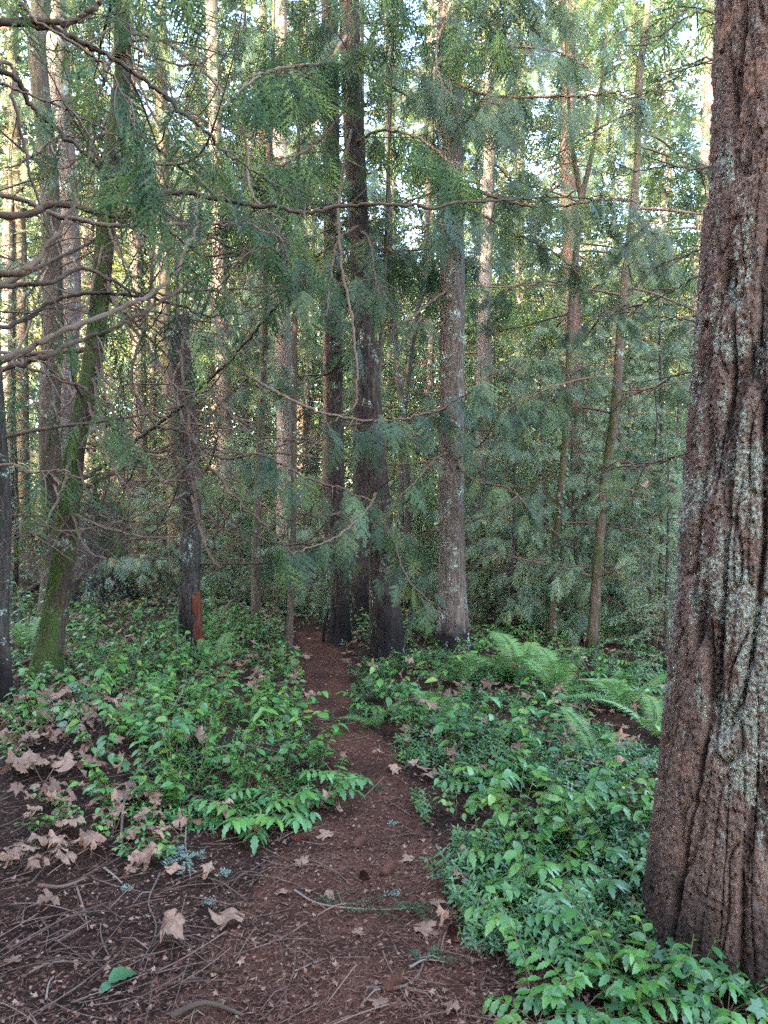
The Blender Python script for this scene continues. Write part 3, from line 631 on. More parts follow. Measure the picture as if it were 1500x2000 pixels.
# limbs of the dark red-barked fir and of the straight fir
ht, hb, hq, _ = TREES['twinned']; hd = hb[1]
LH = [
 dict(pts=[(690, 240, hd), (670, 330, 7.2), (662, 420, 6.6), (668, 520, 6.2), (686, 620, 5.9), (692, 720, 5.7), (676, 790, 5.6), (610, 832, 5.5)], w0=10, w1=4, sub=6),
 dict(pts=[(684, 60, hd), (640, 120, 7.0), (590, 130, 6.4), (520, 150, 5.8), (470, 200, 5.4)], w0=12, w1=4, sub=12, fol='cedar', lo=.2, nspray=50, size=.34),
 dict(pts=[(692, 280, hd), (740, 255, 7.2), (800, 260, 6.6), (850, 290, 6.2), (895, 330, 5.9)], w0=10, w1=3, sub=10, fol='cedar', lo=.2, nspray=40, size=.32),
 dict(pts=[(690, 180, hd), (650, 250, 7.0), (600, 290, 6.4), (560, 320, 6.0), (520, 310, 5.8)], w0=10, w1=3, sub=10, fol='cedar', lo=.25, nspray=36, size=.32),
 dict(pts=[(690, 210, hd), (700, 150, 7.0), (720, 80, 6.6), (745, 20, 6.2), (760, -60, 6.0)], w0=10, w1=3, sub=10, fol='cedar', lo=.25, nspray=36, size=.32),
 dict(pts=[(735, 960, hd), (720, 990, 7.2), (680, 1030, 6.6), (620, 1060, 6.2), (560, 1080, 5.9)], w0=8, w1=3, sub=10, fol='hemlock', lo=.15, nspray=40, size=.32),
 dict(pts=[(742, 1010, hd), (770, 1060, 7.2), (800, 1130, 6.8), (850, 1190, 6.5)], w0=7, w1=3, sub=8, fol='hemlock', lo=.1, nspray=30, size=.28),
 dict(pts=[(702, 450, hd), (720, 470, 7.2), (735, 540, 6.6), (745, 600, 6.3)], w0=8, w1=3, sub=8, fol='hemlock', lo=.15, nspray=30, size=.34, down=1.6),
 dict(pts=[(700, 440, hd), (660, 470, 7.2), (645, 540, 6.6), (640, 610, 6.3)], w0=8, w1=3, sub=8, fol='hemlock', lo=.15, nspray=26, size=.34, down=1.6),
]
for a in LH: limb_px(ht, hb, **dict(a, nspray=int(a.get('nspray', 0) * (1.35 if a.get('fol') == 'cedar' else .6))))
st, sb, sq, _ = TREES['straight']; s8 = sb[1]
LS = [
 dict(pts=[(880, 150, s8), (930, 180, 7.4), (1000, 190, 6.8), (1110, 190, 6.3), (1200, 182, 5.9), (1250, 190, 5.8)], w0=9, w1=3, sub=14, fol='hemlock', lo=.1, nspray=46, size=.32, down=1.8),
 dict(pts=[(880, 100, s8), (940, 95, 7.4), (1010, 90, 6.9), (1090, 100, 6.5), (1150, 130, 6.2)], w0=9, w1=3, sub=12, fol='hemlock', lo=.15, nspray=40, size=.32, down=1.3),
 dict(pts=[(881, 350, s8), (950, 380, 7.4), (1030, 400, 6.8), (1110, 400, 6.4), (1180, 390, 6.1), (1250, 400, 5.9)], w0=9, w1=3, sub=14, fol='hemlock', lo=.15, nspray=54, size=.32, down=1.3),
 dict(pts=[(881, 400, s8), (940, 420, 7.4), (1010, 455, 6.9), (1080, 490, 6.6), (1140, 540, 6.4)], w0=8, w1=3, sub=12, fol='hemlock', lo=.15, nspray=46, size=.32, down=1.2),
 dict(pts=[(881, 320, s8), (860, 350, 7.2), (850, 420, 6.7), (858, 470, 6.5)], w0=8, w1=3, sub=8, fol='hemlock', lo=.1, nspray=26, size=.34, down=1.8),
 dict(pts=[(880, 30, s8), (860, 60, 7.2), (850, 110, 6.8), (870, 180, 6.5)], w0=8, w1=3, sub=8, fol='hemlock', lo=.1, nspray=26, size=.32, down=1.4),
 dict(pts=[(882, 560, s8), (840, 590, 7.3), (800, 620, 6.9), (770, 640, 6.7)], w0=7, w1=3, sub=5),
 dict(pts=[(883, 900, s8), (930, 940, 7.6), (990, 950, 7.2), (1040, 990, 7.0)], w0=7, w1=3, sub=10, fol='hemlock', lo=.2, nspray=24, size=.3),
 dict(pts=[(883, 880, s8), (850, 900, 7.6), (800, 960, 7.2), (770, 990, 7.0)], w0=7, w1=3, sub=8, fol='hemlock', lo=.2, nspray=20, size=.3),
]
for a in LS: limb_px(st, sb, **dict(a, nspray=int(a.get('nspray', 0) * .5)))
bt, b_b, bq, _ = TREES['big']; bd_ = b_b[1]
for pts in ([(1420, 520, bd_), (1345, 548, 2.9), (1290, 580, 3.1), (1230, 598, 3.2), (1160, 600, 3.3)], [(1425, 470, bd_), (1350, 492, 3.0), (1270, 520, 3.2), (1180, 530, 3.4)],
            [(1410, 640, bd_), (1342, 628, 3.0), (1280, 622, 3.1), (1215, 600, 3.2)], [(1400, 760, bd_), (1335, 725, 3.1), (1270, 760, 3.3), (1200, 750, 3.5), (1150, 770, 3.6)],
            [(1395, 870, bd_), (1325, 890, 3.0), (1270, 905, 3.2), (1215, 900, 3.3)], [(1440, 300, bd_), (1370, 330, 3.0), (1290, 320, 3.2), (1200, 330, 3.4), (1100, 305, 3.6), (1000, 330, 3.8)],
            [(1450, 90, bd_), (1385, 20, 3.0), (1300, 60, 3.2), (1230, 100, 3.4)], [(1450, 150, bd_), (1380, 110, 3.0), (1320, 140, 3.2), (1260, 170, 3.4)]):
    limb_px(bt, b_b, pts, 5, 1.6, sub=6, sl=.30, droop=.2)
# procedural limbs on the other trunks
limbs('leaning', 'dead', 12, 1.0, 6.5, .6, 1.2, pitch=(-50, 30)); limbs('mossy', 'dead', 10, 1.2, 7, .6, 1.2, pitch=(-50, 30)); limbs('edge', 'dead', 6, 1.8, 6, .7, 1.2, pitch=(5, 45))
limbs('burnt', 'cedar', 9, 4.0, 8.0, .45, .8); limbs('straight', 'cedar', 8, 4.6, 8.5, .5, .85); limbs('leaning', 'cedar', 9, 4.0, 7.5, .5, .85); limbs('twinned', 'cedar', 9, 4.2, 8.2, .45, .8)
limbs('pale', 'cedar', 6, 6, 11, .8, 1.2); limbs('redright', 'cedar', 7, 5, 11, .8, 1.2); limbs('mossright', 'cedar', 5, 4.5, 8, .5, .9)
limbs('burnt', 'dead', 6, 1.2, 6, .5, .9); limbs('burnt', 'hemlock', 5, 3.0, 7.5, .5, .8)
limbs('twinned', 'dead', 5, 1.0, 4, .4, .8); limbs('twinned', 'hemlock', 5, 4.5, 9, .6, 1.0)
limbs('straight', 'dead', 6, .8, 3.2, .4, .8); limbs('straight', 'hemlock', 7, 5.0, 9, .6, 1.1)
limbs('snag', 'dead', 8, .8, 3.4, .4, .8); limbs('stemA', 'dead', 6, 1, 5, .5, .9); limbs('stemA', 'hemlock', 3, 1.6, 7, .4, .7)
limbs('stemB', 'hemlock', 4, .8, 6, .35, .6); limbs('stemC', 'hemlock', 3, 1.2, 6, .3, .55)
limbs('stemD', 'hemlock', 3, 2.0, 8, .5, .8); limbs('stemE', 'hemlock', 3, 2.2, 8, .5, .8)
limbs('mossright', 'hemlock', 9, 2.0, 9, .5, .9); limbs('mossright', 'dead', 5, .6, 5, .4, .7)
limbs('ivied', 'hemlock', 5, 3.0, 5.4, .5, .9); limbs('ivied', 'dead', 4, 1, 4, .4, .8)
limbs('pale', 'hemlock', 12, 2.0, 12, .7, 1.2); limbs('redright', 'hemlock', 11, 1.2, 12, .8, 1.3); limbs('redright', 'dead', 6, .6, 4, .6, 1)
limbs('sunlit', 'hemlock', 9, 5, 13, .8, 1.3); limbs('sunlit', 'dead', 6, 1, 5, .5, .9); limbs('behindpath', 'hemlock', 5, 1.5, 9, .6, .9)
limbs('behindleft', 'hemlock', 6, 3, 11, .7, 1.1); limbs('redslim', 'hemlock', 4, 2, 9, .5, .8)
for k in range(len(far)): limbs('far%d' % k, 'hemlock', 14, 4.5, 19, .9, 1.7)
limbs('cedA', 'dead', 4, 2.2, 4.2, .6, 1.0, az=(-40, 80), pitch=(15, 48))
for k in range(84):
    key = ('leaning', 'mossy', 'leaning', 'snag')[k % 4]; tr_, b0, q0_, _ = TREES[key]; z0 = U(1.2, 6.6) if key != 'snag' else U(1.0, 3.3); s0_ = on_trunk(key, z0) + b0
    px0 = 750 + s0_[0] / s0_[1] * FPX; py0 = 1000 - (s0_[2] - CAM_H) / s0_[1] * FPX; dx_ = U(60, 340) * random.choice((-1, 1, 1)); d1 = U(4.4, 6.2); sag = U(40, 170); py1 = py0 + U(-120, 240)
    if px0 + dx_ < -60: dx_ = abs(dx_)
    if py1 + sag > 1130: continue
    limb_px(tr_, b0, [(px0, py0, s0_[1]), (px0 + dx_ * .3, py0 + sag * .75 + (py1 - py0) * .3, s0_[1] * .65 + d1 * .35), (px0 + dx_ * .68, py0 + sag + (py1 - py0) * .65, s0_[1] * .3 + d1 * .7), (px0 + dx_, py1 + U(-20, 50), d1)], U(4, 10), 2, sub=9, sl=.45, droop=.35)

# ------------------------------------------------------------------ whole conifers and broadleaf trees of the background
def conifer(seed, Ht, zb, rad, nl, r0, leaf, lw, bark_m, fol_m, sp=.16, droop=.35, twl=.35):
    q = np.random.default_rng(seed); wood, fol = MB(), MB()
    z = np.linspace(0, 1, 14); wood.tube(np.stack([.1 * np.sin(z * 3 + seed) * z, .1 * np.cos(z * 4 + seed) * z, z * Ht - .15], 1), r0 * (1 - z) ** .8 + .008, 12, 0, .5)
    tr = wood; wood2 = MB(); wood2.tube(np.stack([.1 * np.sin(z * 3 + seed) * z, .1 * np.cos(z * 4 + seed) * z, z * Ht * .99], 1)[1:], .006, 4, 0, .5, False)
    for k in range(nl):
        f = ((k + q.random()) / nl) ** .9; zz = zb + (Ht - zb) * f; ln = (rad * (1 - f) ** .75 * q.uniform(.6, 1.1) + .15); az = k * 2.4 + q.uniform(-.4, .4)
        o = np.array([math.cos(az), math.sin(az), 0]); t = np.linspace(0, 1, 7)[:, None]
        up = q.uniform(-.1, .25) + .3 * f; pts = np.array([0, 0, zz]) + o * ln * t + np.array([0, 0, 1.0]) * ln * (up * t - droop * t ** 2)
        wood2.tube(pts, np.linspace(.008 + .010 * ln / 2, .003, 7), 4, 0, q.random(), False)
        m_ = max(4, int(ln / sp)) * 2; tt = np.repeat(np.linspace(.12, 1.0, m_ // 2), 2); sg = np.tile([-1, 1], m_ // 2)
        b0 = np.stack([np.interp(tt, t[:, 0], pts[:, c]) for c in range(3)], 1); sd = np.array([-o[1], o[0], 0])
        tl = twl * (ln * (1.05 - tt) * .8 + .22) * q.uniform(.6, 1.2, m_)
        td = nrm(o * .75 + sd * (sg * .8)[:, None] + np.array([0, 0, 1.0]) * q.uniform(-.55, .1, m_)[:, None])
        for c in range(int(max(4, 1.2 * twl * rad / leaf * 1.6))):
            s_ = q.random(m_); p = b0 + td * (tl * s_)[:, None] + np.array([0, 0, -1.0]) * (.25 * tl * s_ ** 2)[:, None]
            d = nrm(td + q.normal(0, .5, (m_, 3)) * np.array([1, 1, .6])); 
            fol.kites(p, d, nrm(np.array([0, 0, 1.0]) + q.normal(0, .45, (m_, 3))), leaf * q.uniform(.6, 1.3, m_), lw * q.uniform(.7, 1.3, m_), 0, np.clip(q.normal(.45, .22, m_), 0, 1))
    return tr.mesh('trunk', bark_m), wood2.mesh('limbs', M['limb']), fol.mesh('foliage', fol_m)
def broadleaf(seed, Ht, zb, rad, r0, n, leaf, fol_m, bark_m):
    q = np.random.default_rng(seed); tr, fol = MB(), MB(); z = np.linspace(0, 1, 12)
    tp = np.stack([.3 * np.sin(z * 2 + seed) * z, .3 * np.cos(z * 3 + seed) * z, z * Ht * .92 - .1], 1); tr.tube(tp, r0 * (1 - z) ** .7 + .01, 12, 0, .5)
    cl = []; lm = MB(); lm.tube(tp[1:], .008, 4, 0, .5, False)
    for k in range(26):
        f = q.uniform(.0, 1); zz = zb + (Ht * .9 - zb) * f; az = q.uniform(0, 6.28); ln = rad * q.uniform(.5, 1.1) * (1 - .45 * f); t = np.linspace(0, 1, 7)[:, None]
        o = np.array([math.cos(az), math.sin(az), 0]); c0 = np.array([np.interp(zz, tp[:, 2], tp[:, j]) for j in range(3)])
        pts = c0 + o * ln * t + np.array([0, 0, 1.0]) * ln * (.7 * t - .25 * t ** 2); lm.tube(pts, np.linspace(.03, .005, 7), 5, 0, q.random(), False); cl += [pts[3], pts[5], pts[6]]
    cl = np.array(cl); w_ = q.integers(0, len(cl), n); p = cl[w_] + q.normal(0, 1, (n, 3)) * np.array([.55, .55, .38]) * rad / 2.6
    fol.kites(p, nrm(q.normal(0, 1, (n, 3)) + [0, 0, -.4]), nrm(q.normal(0, .5, (n, 3)) + [0, 0, 1]), leaf * q.uniform(.6, 1.3, n), leaf * .8 * q.uniform(.6, 1.2, n), 0, np.clip(q.normal(.5, .25, n), 0, 1), .5)
    return tr.mesh('trunk', bark_m), lm.mesh('limbs', M['limb']), fol.mesh('foliage', fol_m)
def plant_tree(ms, x, y, s, rz, name, label, group, sz=None):
    t = empty(name, (x, y, H1(x, y)), label, 'tree', group, rz); t.scale = (s, s, sz or s)
    tr = link('trunk', ms[0], t); link('limb', ms[1], tr); link('foliage', ms[2], t); return t
YH = [conifer(11 + k, 5.0 + k, .25, 1.7, 56, .06, .085, .022, M['bark_dark'], M['young'], .13, .38, .38) for k in range(3)]
BC = [conifer(21 + k, 30, 7 + k, 3.2, 130, .24, .22, .07, M['bark_fir'], M['fir_far'], .2, .4, .30) for k in range(3)]
GB = [broadleaf(31 + k, 14, 2.6, 3.6, .16, 17000, .13, M['golden'], M['bark_mossy']) for k in range(2)]
LB = [broadleaf(41 + k, 7, .8, 2.6, .08, 9000, .10, M['lightgreen'], M['bark_mossy']) for k in range(2)]
def twig_bush(seed):
    global rng
    kp = rng; rng = np.random.default_rng(seed); wd_, lf = MB(), MB()
    for s_ in range(15):
        a = U(0, 6.28); L = U(.9, 1.7); o = np.array([math.cos(a), math.sin(a), 0]); t = np.linspace(0, 1, 12)[:, None]; q = o * .04 + o * L * U(.2, .6) * t ** 1.4 + np.array([0, 0, L]) * (t - .15 * t ** 2) + .03 * np.stack([pn(t[:, 0] * 5, s_, 1.1), pn(t[:, 0] * 5, s_, 9.1), 0 * t[:, 0]], 1)
        wd_.tube(q, np.linspace(.006, .0018, 12), 5, 0, rng.random(), False)
        for b_ in twiggy(wd_, q, .004, 9, .25, 1, .42, .1, r=.0025, sides=3, curl=.8):
            n_ = 5; i_ = rng.integers(1, 8, n_); lf.kites(b_[i_], nrm(rng.normal(0, 1, (n_, 3)) * [1, 1, .5]), nrm(rng.normal(0, .5, (n_, 3)) + [0, 0, 1]), U(.05, .09, n_), U(.025, .045, n_), 0, rnd_var(n_), .45)
    rng = kp
    lf.tube(np.array([[0, 0, .0], [0, 0, .02], [0, 0, .05]]), .003, 4, 0, .3, False)
    return wd_.mesh('stem', M['twig']), lf.mesh('foliage', M['lightgreen'])
rnd_var = lambda k: np.clip(rng.normal(.48, .2, k), 0, 1)
MC = [conifer(71 + k, 15 + k, 1.2, 2.5, 95, .11, .17, .05, M['bark_dark'], M['young'], .20, .42, .34) for k in range(3)]
TB = [twig_bush(500 + k) for k in range(3)]
g = 'loose twiggy bushes between the trunks'
for k, (px, d, s, wh) in enumerate(((1275, 7.6, .65, 'beside the big fir outline'), (840, 9.2, .6, 'just left of the straight fir foot'),
        (615, 10.2, .6, 'left of the straight charred fir'), (450, 9.6, .6, 'right of the bare-wood snag'), (530, 10.6, .7, 'between the two thin mossy stems'), (280, 10.5, .7, 'above the long fallen log'), (205, 8.6, .5, 'right of the leaning cedar foot'), (900, 12, 1.1, 'tall, behind the straight fir'), (820, 10.8, .9, 'among the curved saplings'))):
    x = (px - 750) / FPX * d; t = empty('bush', (x, d, H1(x, d)), 'loose twiggy light green bush ' + wh, 'bush', g, k * 1.7); t.scale = (s, s, s); link('stem', TB[k % 3][0], t); link('foliage', TB[k % 3][1], t)
g = 'feathery young hemlocks right of the straight fir and in gaps'
for k, (px, d, ht_, n_, wh) in enumerate(((1000, 9.4, 3.6, 26, 'just right of the straight brown fir'), (1060, 11.0, 4.6, 30, 'behind the ivied forked stem'), (1125, 9.2, 3.2, 24, 'between the ivied stem and the bent mossy trunk'), (1215, 10.0, 4.4, 30, 'behind the bent mossy trunk'), (1275, 8.0, 3.0, 24, 'beside the outline of the big fir'), (960, 12.5, 5.0, 30, 'behind the slim paler fir'),
        (1180, 12.8, 5.2, 30, 'well behind the bent mossy trunk'), (815, 11.8, 2.6, 18, 'among the curved saplings'), (600, 11.5, 2.4, 18, 'left of the straight charred fir'), (455, 11.8, 2.8, 20, 'right of the bare-wood snag'), (250, 11.0, 2.2, 16, 'above the long fallen log'), (1320, 10.5, 4.8, 28, 'half hidden behind the big fir'))):
    x = (px - 750) / FPX * d; t = empty('hemlock_sapling', (x, d, H1(x, d)), 'feathery drooping young hemlock ' + wh, 'tree', g); zz = np.linspace(0, 1, 10); m2 = MB()
    c_ = np.stack([.08 * np.sin(zz * 4 + k) * zz, .05 * np.cos(zz * 3 + k) * zz, zz * ht_ - .05], 1); m2.tube(c_, .028 * (1 - zz) ** .8 + .005, 8, 0, .5); m2.build('trunk', M['bark_dark'], t)
    for j in range(n_):
        f_ = (j + U(0, 1)) / n_; p_ = np.array([np.interp(f_, zz, c_[:, q_]) for q_ in range(3)]); put_limb(t, 'young', p_ + [0, 0, .1 * (1 - f_)], j * 137.5 + U(-20, 20), U(-5, 20), (.80 - .55 * f_) * U(.75, 1.1))
def place(ms, px, d, s, name, desc, group, where):
    x = (px - 750) / FPX * d; plant_tree(ms[int(rng.integers(len(ms)))], x, d, s, U(0, 6.28), name, desc + ' ' + where, group)
g = 'young hemlocks in the understorey'
for px, d, s, wh in ((1300, 6.6, .36, 'low against the left side of the big fir'),
        
        (470, 12.0, .5, 'behind the thin mossy stems'), (240, 12.5, .55, 'above the fallen log'),
        (30, 10.5, .6, 'by the left edge'), (1380, 10.5, .9, 'hidden behind the big fir'), (1290, 8.6, .60, 'beside the outline of the big fir, taller of two'), (1150, 10.8, .60, 'between the ivied stem and bent mossy trunk'), (1220, 12.2, .75, 'well behind the bent mossy trunk'), (1160, 15.5, .9, 'deep right, beyond the red-brown cedar'), (700, 16, .8, 'deep in the gap between charred firs')):
    place(YH, px, d, s, 'hemlock_sapling', 'young feathery hemlock', g, wh)
g = 'bushy mid-height firs in the middle distance'
for px, d, s, wh in ((1010, 18.5, .95, 'just right of the slim paler fir'), (1200, 18.0, .95, 'behind the bent mossy trunk'), (1290, 20, 1.05, 'at the outline of the big fir'), (840, 18, .9, 'seen left of the straight fir'), (760, 21, 1.0, 'seen between the two charred firs, far back'), (600, 17, .9, 'left of the straight charred fir'),
        (480, 16, .85, 'behind the two thin mossy stems'), (380, 19, 1.0, 'right behind the broken snag'), (300, 16, .8, 'left of the broken snag'), (180, 20, 1.0, 'right of the moss-furred trunk'), (20, 16, .85, 'at the far left edge'), (1100, 20, 1.15, 'far behind the ivied forked stem'), (930, 22, 1.15, 'behind the slim paler fir, far back'), (1400, 15, 1.0, 'mostly hidden by the big fir')):
    place(MC, px, d, s, 'fir_tree', 'bushy grey-green fir', g, wh)
g = 'light green understorey trees'
for px, d, s, wh in ((620, 18, .85, 'behind the slim reddish trunk'), (400, 17, .7, 'behind the broken snag'),
        (200, 19, .8, 'on the rising slope behind the leaning cedar'), (1060, 24, 1.1, 'far off by the ivied stem'), (760, 25, 1.2, 'far off behind the curved saplings'), (1010, 11.5, .32, 'low, right of the straight fir foot'), (830, 11.5, .28, 'low, between charred and straight firs'), (1120, 13, .42, 'low, behind the ivied stem foot'), (1230, 11, .36, 'low, right of the bent mossy trunk'), (600, 12.5, .30, 'low, left of the path end'), (460, 11.5, .26, 'low, right of the snag'), (940, 14.5, .5, 'low, behind the slim paler fir'), (760, 14.5, .40, 'low, deep between the two charred firs'), (540, 15, .42, 'low, behind the sunlit pink trunk'), (1290, 13, .5, 'low, at the outline of the big fir'), (300, 14, .3, 'low, on the leafy slope at left')):
    place(LB, px, d, s, 'understorey_tree', 'bushy light green tree', g, wh)
g = 'golden sunlit broadleaf trees'
for px, d, s, wh in ((800, 30, .9, 'straight ahead between the charred and straight firs'), (1080, 28, .95, 'above the forked ivied stem'), (300, 29, 1.0, 'beyond the leaning cedar crown'), (480, 34, 1.0, 'beyond the sunlit pale trunk'),
        (1230, 32, 1.1, 'beyond the top of the bent mossy trunk'), (960, 38, 1.2, 'far behind the slim paler fir'), (90, 34, 1.1, 'far left behind the moss-furred trunk'), (650, 42, 1.2, 'farthest, behind the straight charred fir'), (1330, 26, .9, 'close to the outline of the big fir'), (1010, 33, 1.0, 'between the slim paler fir and ivied stem')):
    place(GB, px, d, s, 'maple_tree', 'golden-leaved broadleaf tree', g, wh)
g = 'tall conifers standing deep in the wood'
BACK = [(20, 20), (170, 25), (330, 22), (420, 30), (515, 21), (590, 33), (690, 27), (770, 36), (900, 26), (985, 31), (1060, 21), (1150, 28), (1240, 23), (1310, 33), (1420, 22), (-80, 28), (-160, 17), (1580, 26), (240, 38), (730, 45), (1110, 42), (1000, 48), (560, 48), (380, 46), (100, 48), (1280, 50)]
for k, (px, d) in enumerate([b_ for j_, b_ in enumerate(BACK) if j_ % 4 != 2]):
    place(BC, px, d, U(.85, 1.15), 'conifer_tree', 'tall background conifer', g, '')
    bpy.context.scene.collection.objects  # keep linked
bk = sorted([o for o in COL.objects if o.get('group') == g], key=lambda o: o.location.x / o.location.y)
ORD = ['first', 'second', 'third', 'fourth', 'fifth', 'sixth', 'seventh', 'eighth', 'ninth', 'tenth', 'eleventh', 'twelfth', 'thirteenth', 'fourteenth', 'fifteenth', 'sixteenth', 'seventeenth', 'eighteenth', 'nineteenth', 'twentieth']
ORD += ['twenty-' + a for a in ORD[:9]] + ['thirtieth'] + ['thirty-' + a for a in ORD[:9]] + ['fortieth'] + ['forty-' + a for a in ORD[:9]]
for k, o in enumerate(bk): o['label'] = 'tall conifer deep in the wood, %s from the left of the background row' % ORD[k]
# unseen trees added behind and beside the viewpoint to shade the near wood
g = 'unseen sun-blocking conifers added around the viewpoint'
SH = [conifer(51 + k, 14.5, .6, 2.4, 230, .16, .30, .12, M['bark_pale'], M['fir_far'], .2, .4, .32) for k in range(2)]
for k in range(28):
    p_ = -17.5 + 1.9 * (k // 2) + (k % 2) * .9; s_ = 7.5 + 2.8 * (k % 2) + U(-.4, .4)
    plant_tree(SH[k % 2], .74 * p_ - .67 * s_, -.67 * p_ - .74 * s_, U(.92, 1.1), k * 1.3, 'conifer_tree', 'unseen dense conifer added near the viewpoint to block the sun', g, 1.0 if p_ > -1.0 else .90 if p_ > -12.0 else .76)

# far wood as one mass
mb = MB(); k = 120000; a = U(R(28), R(152), k); rr = U(62, 95, k); x = rr * np.cos(a); y = rr * np.sin(a); zt = 24 + 7 * pn(a * 30, rr * .05)
z = hgt(x, y) + zt * rng.random(k) ** 1.25
mb.kites(np.stack([x, y, z], 1), nrm(rng.normal(0, 1, (k, 3)) + [0, 0, -.8]), nrm(rng.normal(0, 1, (k, 3))), U(.6, 1.4, k), U(.2, .45, k), 0)
tag(mb.build('distant_wood', M['distant']), 'distant conifer wood closing the view behind all the trunks', 'wood', None, 'stuff')

# ------------------------------------------------------------------ undergrowth (uncountable) beyond the beds
mb = MB(); k = 52000
d = 8.2 + 30 * rng.random(k) ** 1.7; x = U(-.62, .62, k) * d; n_ = pn(x * .45, d * .45, 8.8); keep = ((np.abs(x - path_x(d)) > path_w(d) + .15) | (d > 9.4)) & (n_ > -.35)
x, d, n_ = x[keep], d[keep], n_[keep]; k = len(x); h = (.12 + .55 * np.clip(n_ + .3, 0, 1)) * rng.random(k) ** .8 * np.interp(d, [8, 12, 25], [.5, 1, 1.8]) * np.where(x < -1.5, .45, 1)
sc = np.interp(d, [8, 20, 38], [.055, .10, .17])
mb.kites(np.stack([x, d, hgt(x, d) + h], 1), nrm(rng.normal(0, 1, (k, 3)) * [1, 1, .4]), nrm(rng.normal(0, .45, (k, 3)) + [0, 0, 1]), sc * U(.6, 1.3, k), sc * .5 * U(.6, 1.3, k), 0)
tag(mb.build('undergrowth', M['lightgreen']), 'low leafy undergrowth spreading under the trees beyond the beds', 'undergrowth', None, 'stuff')

# ------------------------------------------------------------------ leaves and small plants
def blade(L, W, fold=.18, curl=.25, n=5, tip=1.0, serr=0.0):
    """broad leaf along +Y with a folded midrib"""
    t = np.linspace(0, 1, n); wv = W * .5 * np.sin(np.pi * np.clip(t, 0.02, .985) ** .85) ** .75
    V = []
    for a, b_ in zip(t, wv):
        z = -curl * L * a ** 2
        s_ = b_ * (1 + serr * (1 if int(a * (n - 1)) % 2 else -1))
        V += [(-s_, a * L, z + fold * b_ * 1.2), (0, a * L, z), (s_, a * L, z + fold * b_ * 1.2)]
    F = []
    for i in range(n - 1):
        for j in range(2): q = i * 3 + j; F.append((q, q + 1, q + 4, q + 3))
    return np.array(V), np.array(F)
OVAL = [blade(1, .62, .22, .2), blade(1, .55, .3, .35), blade(1, .66, .1, .05)]
HOLLY = [blade(1, .48, .25, .25, 9, 1, .16), blade(1, .44, .15, .4, 9, 1, .2)]
NARR = [blade(1, .34, .25, .25, 4), blade(1, .38, .15, .4, 4)]
def rnd_var(k): return np.clip(rng.normal(.48, .2, k), 0, 1)
def salal_plant(seed, ns, hgt_, leaf):
    global rng
    kp = rng; rng = np.random.default_rng(seed); st_, lf = MB(), MB()
    for s_ in range(ns):
        az = U(0, 6.28); L = hgt_ * U(.7, 1.25); lean = U(.25, .9); t = np.linspace(0, 1, 9)[:, None]; o = np.array([math.cos(az), math.sin(az), 0])
        q = o * .03 + o * L * lean * t ** 1.3 + np.array([0, 0, 1.0]) * L * (t - .32 * lean * t ** 2); q += .02 * rng.normal(0, 1, 3) * t
        st_.tube(q, np.linspace(.0035, .0015, 9), 4, 0, rng.random(), False)
        m_ = int(L / .042) + 2; tt = np.linspace(.3, 1, m_); p = np.stack([np.interp(tt, t[:, 0], q[:, c]) for c in range(3)], 1)
        sd = np.array([-o[1], o[0], 0]); sg = np.where(np.arange(m_) % 2, 1, -1) * U(.5, 1.0, m_)
        D = nrm(o * U(.2, .9, m_)[:, None] + sd * sg[:, None] + np.array([0, 0, 1.0]) * U(-.35, .3, m_)[:, None]); N = nrm(np.array([0, 0, 1.0]) + rng.normal(0, .3, (m_, 3)) - o * .0)
        Mx = frame(D, N) * (leaf * U(.65, 1.2, m_))[:, None, None]; w_ = rng.integers(0, 3, m_)
        vv = np.clip(rnd_var(m_) + U(-.15, .2), 0, 1)
        for j in range(3): lf.inst(OVAL[j], Mx[w_ == j], p[w_ == j], 0, vv[w_ == j])
    rng = kp
    return st_.mesh('stem', M['stem']), lf.mesh('foliage', M['salal'])
def grape_plant(seed, nf, ln, leaf):
    global rng
    kp = rng; rng = np.random.default_rng(seed); st_, lf = MB(), MB()
    for s_ in range(nf):
        az = s_ * 2.4 + U(-.5, .5); L = ln * U(.7, 1.2); o = np.array([math.cos(az), math.sin(az), 0]); t = np.linspace(0, 1, 9)[:, None]
        q = o * L * .85 * t ** 1.1 + np.array([0, 0, 1.0]) * L * (U(.7, 1.1) * t - .55 * t ** 2)
        st_.tube(q, np.linspace(.003, .0012, 9), 4, 0, rng.random(), False)
        m_ = 8; tt = np.repeat(np.linspace(.4, .93, m_ // 2), 2); p = np.stack([np.interp(tt, t[:, 0], q[:, c]) for c in range(3)], 1); tg = nrm(np.gradient(q, axis=0))[np.clip((tt * 8).astype(int), 0, 8)]
        sd = np.array([-o[1], o[0], 0]); sg = np.tile([-1, 1], m_ // 2); D = nrm(tg * .5 + sd * sg[:, None] + np.array([0, 0, -.25])); 
        D = np.vstack([D, nrm(tg[-1] + [0, 0, -.3])]); p = np.vstack([p, q[-1]]); k = m_ + 1
        Mx = frame(D, nrm(np.array([0, 0, 1.0]) + rng.normal(0, .15, (k, 3)))) * (leaf * U(.85, 1.15, k))[:, None, None]; w_ = rng.integers(0, 2, k); vv = np.clip(U(.2, .75) + rng.normal(0, .06, k), 0, 1)
        for j in range(2): lf.inst(HOLLY[j], Mx[w_ == j], p[w_ == j], 0, vv[w_ == j])
    rng = kp
    return st_.mesh('stem', M['stem']), lf.mesh('foliage', M['grape'])
SAL = [salal_plant(60 + k, 5 + k % 3, .18 + .05 * (k % 4), .056) for k in range(7)]
SAT = [salal_plant(160 + k, 4, .40 + .05 * k, .078) for k in range(3)]
GRP = [grape_plant(80 + k, 6 + k % 3, .25, .066) for k in range(5)]
